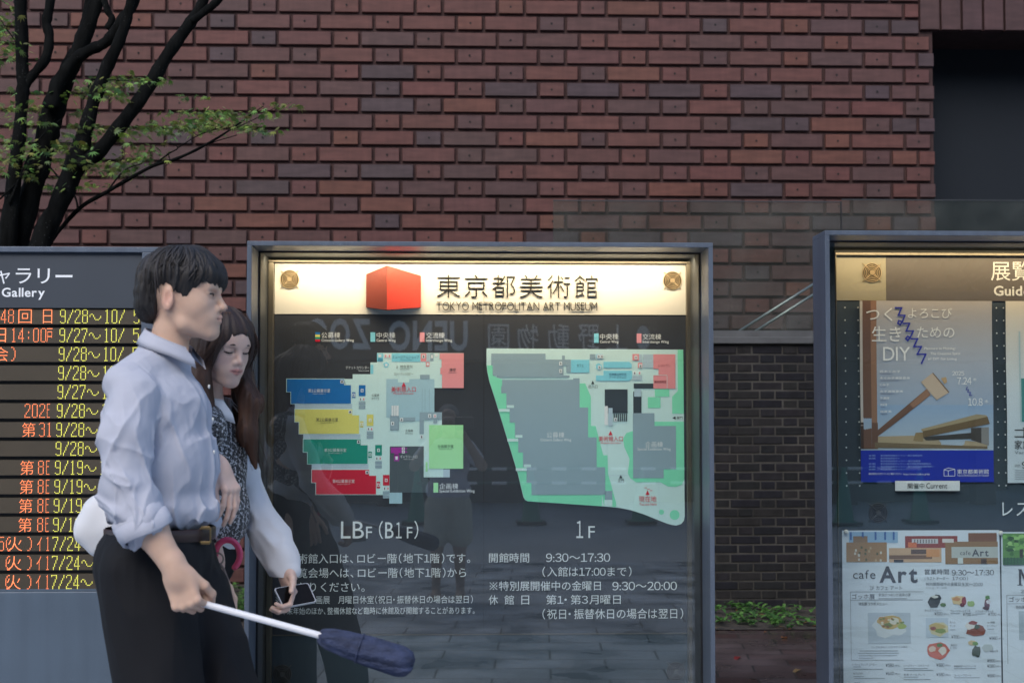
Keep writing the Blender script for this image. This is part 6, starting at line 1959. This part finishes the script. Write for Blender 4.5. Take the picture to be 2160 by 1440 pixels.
limb('trunk', [(20, 1385, 30), (8, 900, 26), (2, 700, 25), (15, 517, 21), (26, 412, 15.5), (39, 300, 13.5), (48, 190, 13), (47, 131, 13), (43, 0, 13), (38, -160, 11), (50, -420, 6)])
limb('branch', [(52, 185, 8), (66, 163, 9.5), (97, 122, 10), (104, 78, 10), (98, 48, 10), (106, 0, 9.5), (110, -120, 8), (90, -300, 4)])
limb('trunk', [(40, 1390, 34), (30, 900, 30), (28, 640, 27), (40, 500, 25), (75, 375, 23), (101, 281, 23), (118, 215, 24), (140, 160, 20), (170, 95, 17), (205, 0, 15), (240, -130, 12), (300, -400, 6)], .12)
limb('branch', [(108, 230, 15), (122, 178, 15), (152, 132, 12), (185, 108, 11.5), (225, 88, 11.5), (258, 42, 11), (288, -8, 10), (340, -160, 7), (360, -340, 4)], .02)
limb('branch', [(160, 120, 8), (176, 60, 10), (189, 0, 10), (196, -120, 8), (180, -300, 4)], .15)
limb('trunk', [(60, 1390, 30), (62, 900, 28), (66, 640, 25), (86, 514, 22), (124, 431, 20), (160, 345, 22), (176, 292, 17), (194, 225, 14), (222, 150, 13), (252, 85, 12), (268, 36, 11), (290, -60, 10), (320, -300, 5)], -.05)
limb('branch', [(168, 350, 16), (206, 322, 14.5), (260, 257, 14.5), (311, 187, 14.5), (356, 112, 13.5), (402, 47, 12), (430, 0, 10), (470, -120, 8), (560, -330, 4)], -.08)
limb('branch', [(404, 46, 8), (435, 22, 8), (463, -4, 8), (540, -110, 6), (640, -240, 3)], -.10)
limb('branch', [(226, 62, 8), (236, 40, 7), (226, 20, 7), (215, -30, 6), (190, -200, 3)], .05, n=10)
limb('branch', [(96, 560, 6), (105, 514, 4.6), (165, 442, 4.6), (225, 405, 4.2), (319, 352, 3.6), (370, 336, 3.2), (424, 311, 2.8), (484, 275, 2.0), (532, 240, 1.2), (556, 224, .8)], [.1, .1, .05, 0, -.05, -.1, -.12, -.15, -.2, -.2], n=8, jit=.03)
for pts in ([(165, 442, 2.6), (155, 410, 2.2), (110, 358, 1.8), (95, 330, 1.3)], [(225, 405, 2), (262, 360, 1.6), (300, 345, 1.2)], [(319, 352, 2), (355, 325, 1.6), (375, 312, 1.3), (358, 300, 1)], [(355, 325, 1.4), (358, 340, 1), (350, 350, .7)], [(424, 311, 1.6), (450, 300, 1.2), (500, 285, .8)], [(375, 312, 1.2), (420, 285, 1), (470, 268, .7)], [(484, 275, 1.2), (530, 255, .9), (590, 222, .6)],
            [(20, 430, 3), (60, 330, 2.2), (90, 285, 1.6), (130, 250, 1)], [(0, 420, 2), (40, 380, 1.8), (60, 345, 1.2)], [(176, 210, 2), (192, 172, 3), (205, 168, 1.5), (300, 172, .9)], [(60, 120, 2), (20, 70, 1.5), (0, 40, 1)]):
    limb('twig', pts, -.05, n=6, jit=.02)

r = random.Random(17)
g = G()
LG = [(.19, .26, .05), (.15, .22, .055), (.24, .31, .075), (.11, .17, .045), (.16, .26, .085)]


def maple(g, c, size, yaw, tilt, roll, col):
    """a five to seven lobed leaf, drooping slightly"""
    lob = [(0, 1.0), (.55, .92), (-.55, .92), (1.1, .72), (-1.1, .72), (1.75, .42), (-1.75, .42)]
    lob.sort()
    pts = []
    for i, (a, l) in enumerate(lob):
        pts.append((a, l * size))
        if i < len(lob) - 1: pts.append(((a + lob[i + 1][0]) / 2, size * .34))
    R = Matrix.Rotation(yaw, 3, 'Z') @ Matrix.Rotation(tilt, 3, 'Y') @ Matrix.Rotation(roll, 3, 'X')
    c = Vector(c); vs = [c]
    for a, l in pts: vs.append(c + R @ Vector((l * math.cos(a), l * math.sin(a), -.25 * l * l / size)))
    vs.append(c + R @ Vector((-size * .15, 0, 0)))
    k = len(vs)
    g.add([tuple(v) for v in vs], [(0, i, i + 1) for i in range(1, k - 1)] + [(0, k - 1, 1)], col)


CL = [(30, 232, 70, 16, 60), (70, 205, 60, 14, 40), (20, 305, 70, 16, 60), (70, 335, 80, 18, 80), (115, 310, 60, 16, 60), (60, 262, 70, 10, 40), (178, 192, 40, 10, 40), (230, 180, 60, 16, 70), (285, 168, 55, 10, 50), (340, 170, 40, 6, 20), (250, 200, 50, 16, 50),
      (150, 305, 50, 18, 60), (175, 345, 70, 16, 80), (225, 355, 70, 18, 90), (290, 335, 50, 14, 50), (310, 312, 40, 8, 25), (195, 268, 60, 10, 40), (250, 285, 70, 12, 50), (320, 272, 60, 12, 60), (390, 268, 70, 14, 90), (440, 262, 60, 14, 90), (460, 240, 50, 10, 50), (410, 238, 70, 8, 45), (540, 275, 45, 6, 30), (520, 262, 40, 8, 25), (555, 238, 30, 14, 28), (590, 222, 35, 6, 18), (400, 205, 50, 6, 16),
      (10, 50, 40, 40, 60), (20, 110, 40, 20, 40), (5, 75, 30, 30, 30), (200, 390, 40, 8, 25), (60, 370, 70, 10, 40), (20, 350, 50, 14, 40), (180, 235, 30, 10, 16), (100, 390, 40, 8, 15),
      (-80, -120, 160, 60, 160), (150, -200, 200, 60, 160), (420, -220, 200, 50, 160), (-220, 120, 160, 60, 180), (-250, 330, 160, 40, 160), (620, -300, 120, 40, 90)]
for cx, cy, rx, ry, n in CL:
    for i in range(int(n * 1.15)):
        px, py = cx + r.gauss(0, rx * .55), cy + r.gauss(0, ry * .62)
        Y = TY + r.gauss(.1, .35)
        v = P(cx, cy, Y) + Vector(((px - cx) * TS, 0, -(py - cy) * TS))
        v.y = Y
        maple(g, v, r.uniform(.018, .046), r.uniform(0, 6.28), r.uniform(.05, .75), r.gauss(0, .4), tuple(c * r.uniform(.75, 1.3) for c in r.choice(LG)))
g.obj('foliage', M['leaf'], tr_)
# ---------------------------------------------------------------- what the glass mirrors: the other side of the street
MIR = lambda d: 2 * GY - d          # depth seen in the glass -> place in front of it
zp = Plane(22.0, 640, 660, 1400, 760)
ZY = MIR(22.0)
zb = thing('entrance_building', (zp.X(1000), ZY, 0), 'low dark entrance building with white zoo lettering, mirrored in the case glass', 'building')
M['fascia'] = mat('brown_fascia', (.050, .038, .036), .7, vary=.15, vscale=1)
M['dimwall'] = mat('dim_wall', (.035, .036, .036), .8, vary=.3, vscale=.8)
g = G(); g.box(-9, 9, ZY - 1.5, ZY, 2.25, 3.35, bev=.02); g.obj('fascia', M['fascia'], zb)
g = G(); g.box(-8.6, 8.6, ZY - 1.3, ZY - 1.1, 0, 2.25); g.obj('wall', M['dimwall'], zb)
for x in (-8.2, -4.6, -1.2, 2.4, 6.0, 8.2):
    g = G(); g.box(x - .16, x + .16, ZY - .5, ZY - .18, 0, 2.25, bev=.01); g.obj('column', M['fascia'], zb)
g = G()
def rtext(s_, a, b, y0, y1, off=0.0):
    q = G(); text(q, zp, s_, a, y0, b, y1, (.85, .85, .85), 0, off=off)
    g.add([(x, ZY + .03, z) for x, y, z in q.v], [tuple(reversed(f)) for f in q.f], (.85, .85, .85))
rtext('UENO', 985, 818, 676, 741, .03); rtext('ZOO', 782, 648, 672, 738, .03)
for ch, x in (('上', 1300), ('野', 1240), ('動', 1177), ('物', 1112), ('園', 1050)): rtext(ch, x + 22, x - 22, 684, 738)
g.add([(zp.X(1356) + .11 * math.cos(a * .2618), ZY + .03, zp.Z(712) + .19 * math.sin(a * .2618)) for a in range(24)], [tuple(range(24))], (.6, .6, .6))
g.obj('lettering', M['print'], zb)

M['cone_green'] = mat('green_cone_plastic', (.015, .20, .13), .4, vary=.1)
proto = None
cones = [(1120, 18.3, 'between the middle and the right end of the striped bars'), (1352, 18.3, 'near the middle of the striped bars'), (1780, 18.0, 'second from the right end of the striped bars'), (1940, 18.3, 'at the right end of the striped bars'), (880, 18.3, 'at the left end of the striped bars')]
for i, (px, d, wh) in enumerate(cones):
    loc = (P(px, 1000, d).x, MIR(d), 0)
    lb_ = 'green traffic cone mirrored ' + wh
    if proto is None:
        proto = thing('traffic_cone', loc, lb_, 'traffic cone', 'green cones across the street')
        g = G(); g.lathe(loc, [(.19, .035), (.125, .05), (.03, .68), (.026, .72), (.0001, .722)], 20); g.obj('cone', M['cone_green'], proto, True)
        g = G(); g.box(loc[0] - .19, loc[0] + .19, loc[1] - .19, loc[1] + .19, 0, .036, bev=.008); g.obj('base', M['black'], proto)
    else:
        c = proto.copy(); COL.objects.link(c); c.location = loc; c['label'] = lb_
        for ch in proto.children:
            k = ch.copy(); COL.objects.link(k); k.parent = c
for z, hh, nm in ((.70, .02, 'upper'), (.52, .02, 'lower')):
    g = G(); xa, xb = P(880, 1000, 18.3).x, P(1940, 1000, 18.3).x
    n = 34
    for i in range(n):
        a, b = xa + (xb - xa) * i / n, xa + (xb - xa) * (i + 1) / n
        g.tube([(a, MIR(18.3) + .05, z), (b - .0005, MIR(18.3) + .05, z)], .019, 8, (.75, .75, .75) if i % 2 else (.03, .10, .07))
    tag(g.obj('barrier_bar', M['print'], smooth=False), f'{nm} striped white and green bar linking the cones, mirrored in the case glass', 'barrier', 'bars between the cones')

g, r = G(), random.Random(2)
for i in range(15000):
    x, y = r.uniform(-34, 34), r.uniform(-24, -16)
    z = r.uniform(.2, 14) + 1.5 * math.sin(x * .5)
    s = r.uniform(.35, .8)
    a = Vector((r.uniform(-1, 1), r.uniform(-1, 1), r.uniform(-1, 1))).normalized(); b = a.orthogonal().normalized(); c = a.cross(b)
    v = Vector((x, y, max(z, .3)))
    g.add([v + b * s, v + c * s * .5, v - b * s, v - c * s * .5], [(0, 1, 2, 3)], tuple(k * r.uniform(.6, 1.2) for k in (.035, .06, .025)))
nx, nz = 60, 16  # bumpy dark sheet added behind the leaves to block sky in the reflections
b0 = len(g.v)
for j in range(nz + 1):
    for i in range(nx + 1):
        g.v.append((-40 + 80 * i / nx, -24.5 + 1.6 * float(vnoise(np.array([[i * .7, j * .7, 3.0]]))[0]), 15.5 * j / nz + (1.2 * math.sin(i * 1.1) if j == nz else 0)))
for j in range(nz):
    for i in range(nx):
        a = b0 + j * (nx + 1) + i; g.f.append((a, a + 1, a + nx + 2, a + nx + 1)); g.c.append((.022, .036, .018))
tag(g.obj('tree_belt_and_backing', M['leaf']), 'dense belt of dark park trees beyond the street, mirrored in the glass', 'trees', kind='stuff')
# the person taking the picture, seen mirrored in the map case glass
pf = type('_P', (), {})(); _px = P(945, 890, 10.35).x; _o = np.array([_px, -.30, 0]); _RZ = rotz(math.radians(90)); pf.W = lambda V: np.asarray(V) @ _RZ.T + _o
pt = thing('person', tuple(_o), 'person in grey shirt and khaki shorts raising both arms, mirrored in the map case glass', 'person')
fb = Field((-.25, -.36, -.005), (.38, .36, 1.45), .008)
for pr, k, sub in head_parts(0): fb.add(xf(pr, np.eye(3), np.array((-.02, 0, 1.31)), .88), k, sub)
fb.add(Cone((-.02, 0, 1.26), (-.02, 0, 1.12), .045, .05), .02).add(Ell((0, 0, 1.02), (.085, .13, .17)), .03).add(Ell((0, 0, .80), (.09, .13, .12)), .03)
for s_ in (-1, 1):
    fb.add(Cone((0, 0, 1.14), (0, s_ * .13, 1.13), .04, .04), .03).chain([(0, s_ * .15, 1.12), (.10, s_ * .25, .98), (.14, s_ * .09, 1.24)], [.042, .036, .026], .02)
    for pr, k in hand_parts((.14, s_ * .09, 1.24), (.1, -s_ * .35, .8), (.0, -s_, -.2), (-.6, 0, .3), (.5, .6, .4), scale=.85): fb.add(pr, k)
    fb.chain([(0, s_ * .075, .74), (.01, s_ * .085, .40), (0, s_ * .09, .08)], [.075, .05, .032], .03).add(Ell((.05, s_ * .09, .03), (.11, .04, .032)), .03)
pbody = solid('body', fb, pf, M['skin'], pt, lambda V: np.tile(np.array((.40, .27, .20)), (len(V), 1)))
fb = Field((-.20, -.36, .68), (.25, .36, 1.22), .008)
fb.add(Ell((0, 0, 1.0), (.105, .16, .19)), .03).add(Ell((0, 0, .80), (.115, .17, .12)), .04).add(RBox((0, 0, .62), (.3, .3, .09), .004), .01, True)
for s_ in (-1, 1): fb.add(Cone((0, 0, 1.13), (0, s_ * .14, 1.12), .05, .05), .03).chain([(0, s_ * .15, 1.11), (.06, s_ * .21, 1.03)], [.058, .056], .02)
solid('shirt', fb, pf, mat('grey_cotton', (.55, .54, .62), .8), pbody)
fb = Field((-.20, -.25, .38), (.2, .25, .80), .008)
fb.add(Ell((0, 0, .72), (.11, .15, .09)), .03)
for s_ in (-1, 1): fb.add(Cone((0, s_ * .08, .68), (.01, s_ * .09, .46), .095, .095), .03)
solid('shorts', fb, pf, mat('khaki_cotton', (.50, .48, .40), .8), pbody)
fb = Field((-.18, -.14, 1.24), (.14, .14, 1.48), .007)
fb.add(Ell((-.02, 0, 1.355), (.095, .08, .085)), .01).add(Ell((.09, 0, 1.29), (.08, .09, .06)), .02, True)
solid('cap', fb, pf, mat('dark_cap', (.10, .10, .11), .8), pbody)
g = G(); g.box(_px + .05, _px + .19, -.155, -.085, 1.245, 1.345, bev=.01)
tag(g.obj('camera_body', M['black']), 'black camera held up in front of the mirrored person in grey', 'camera')
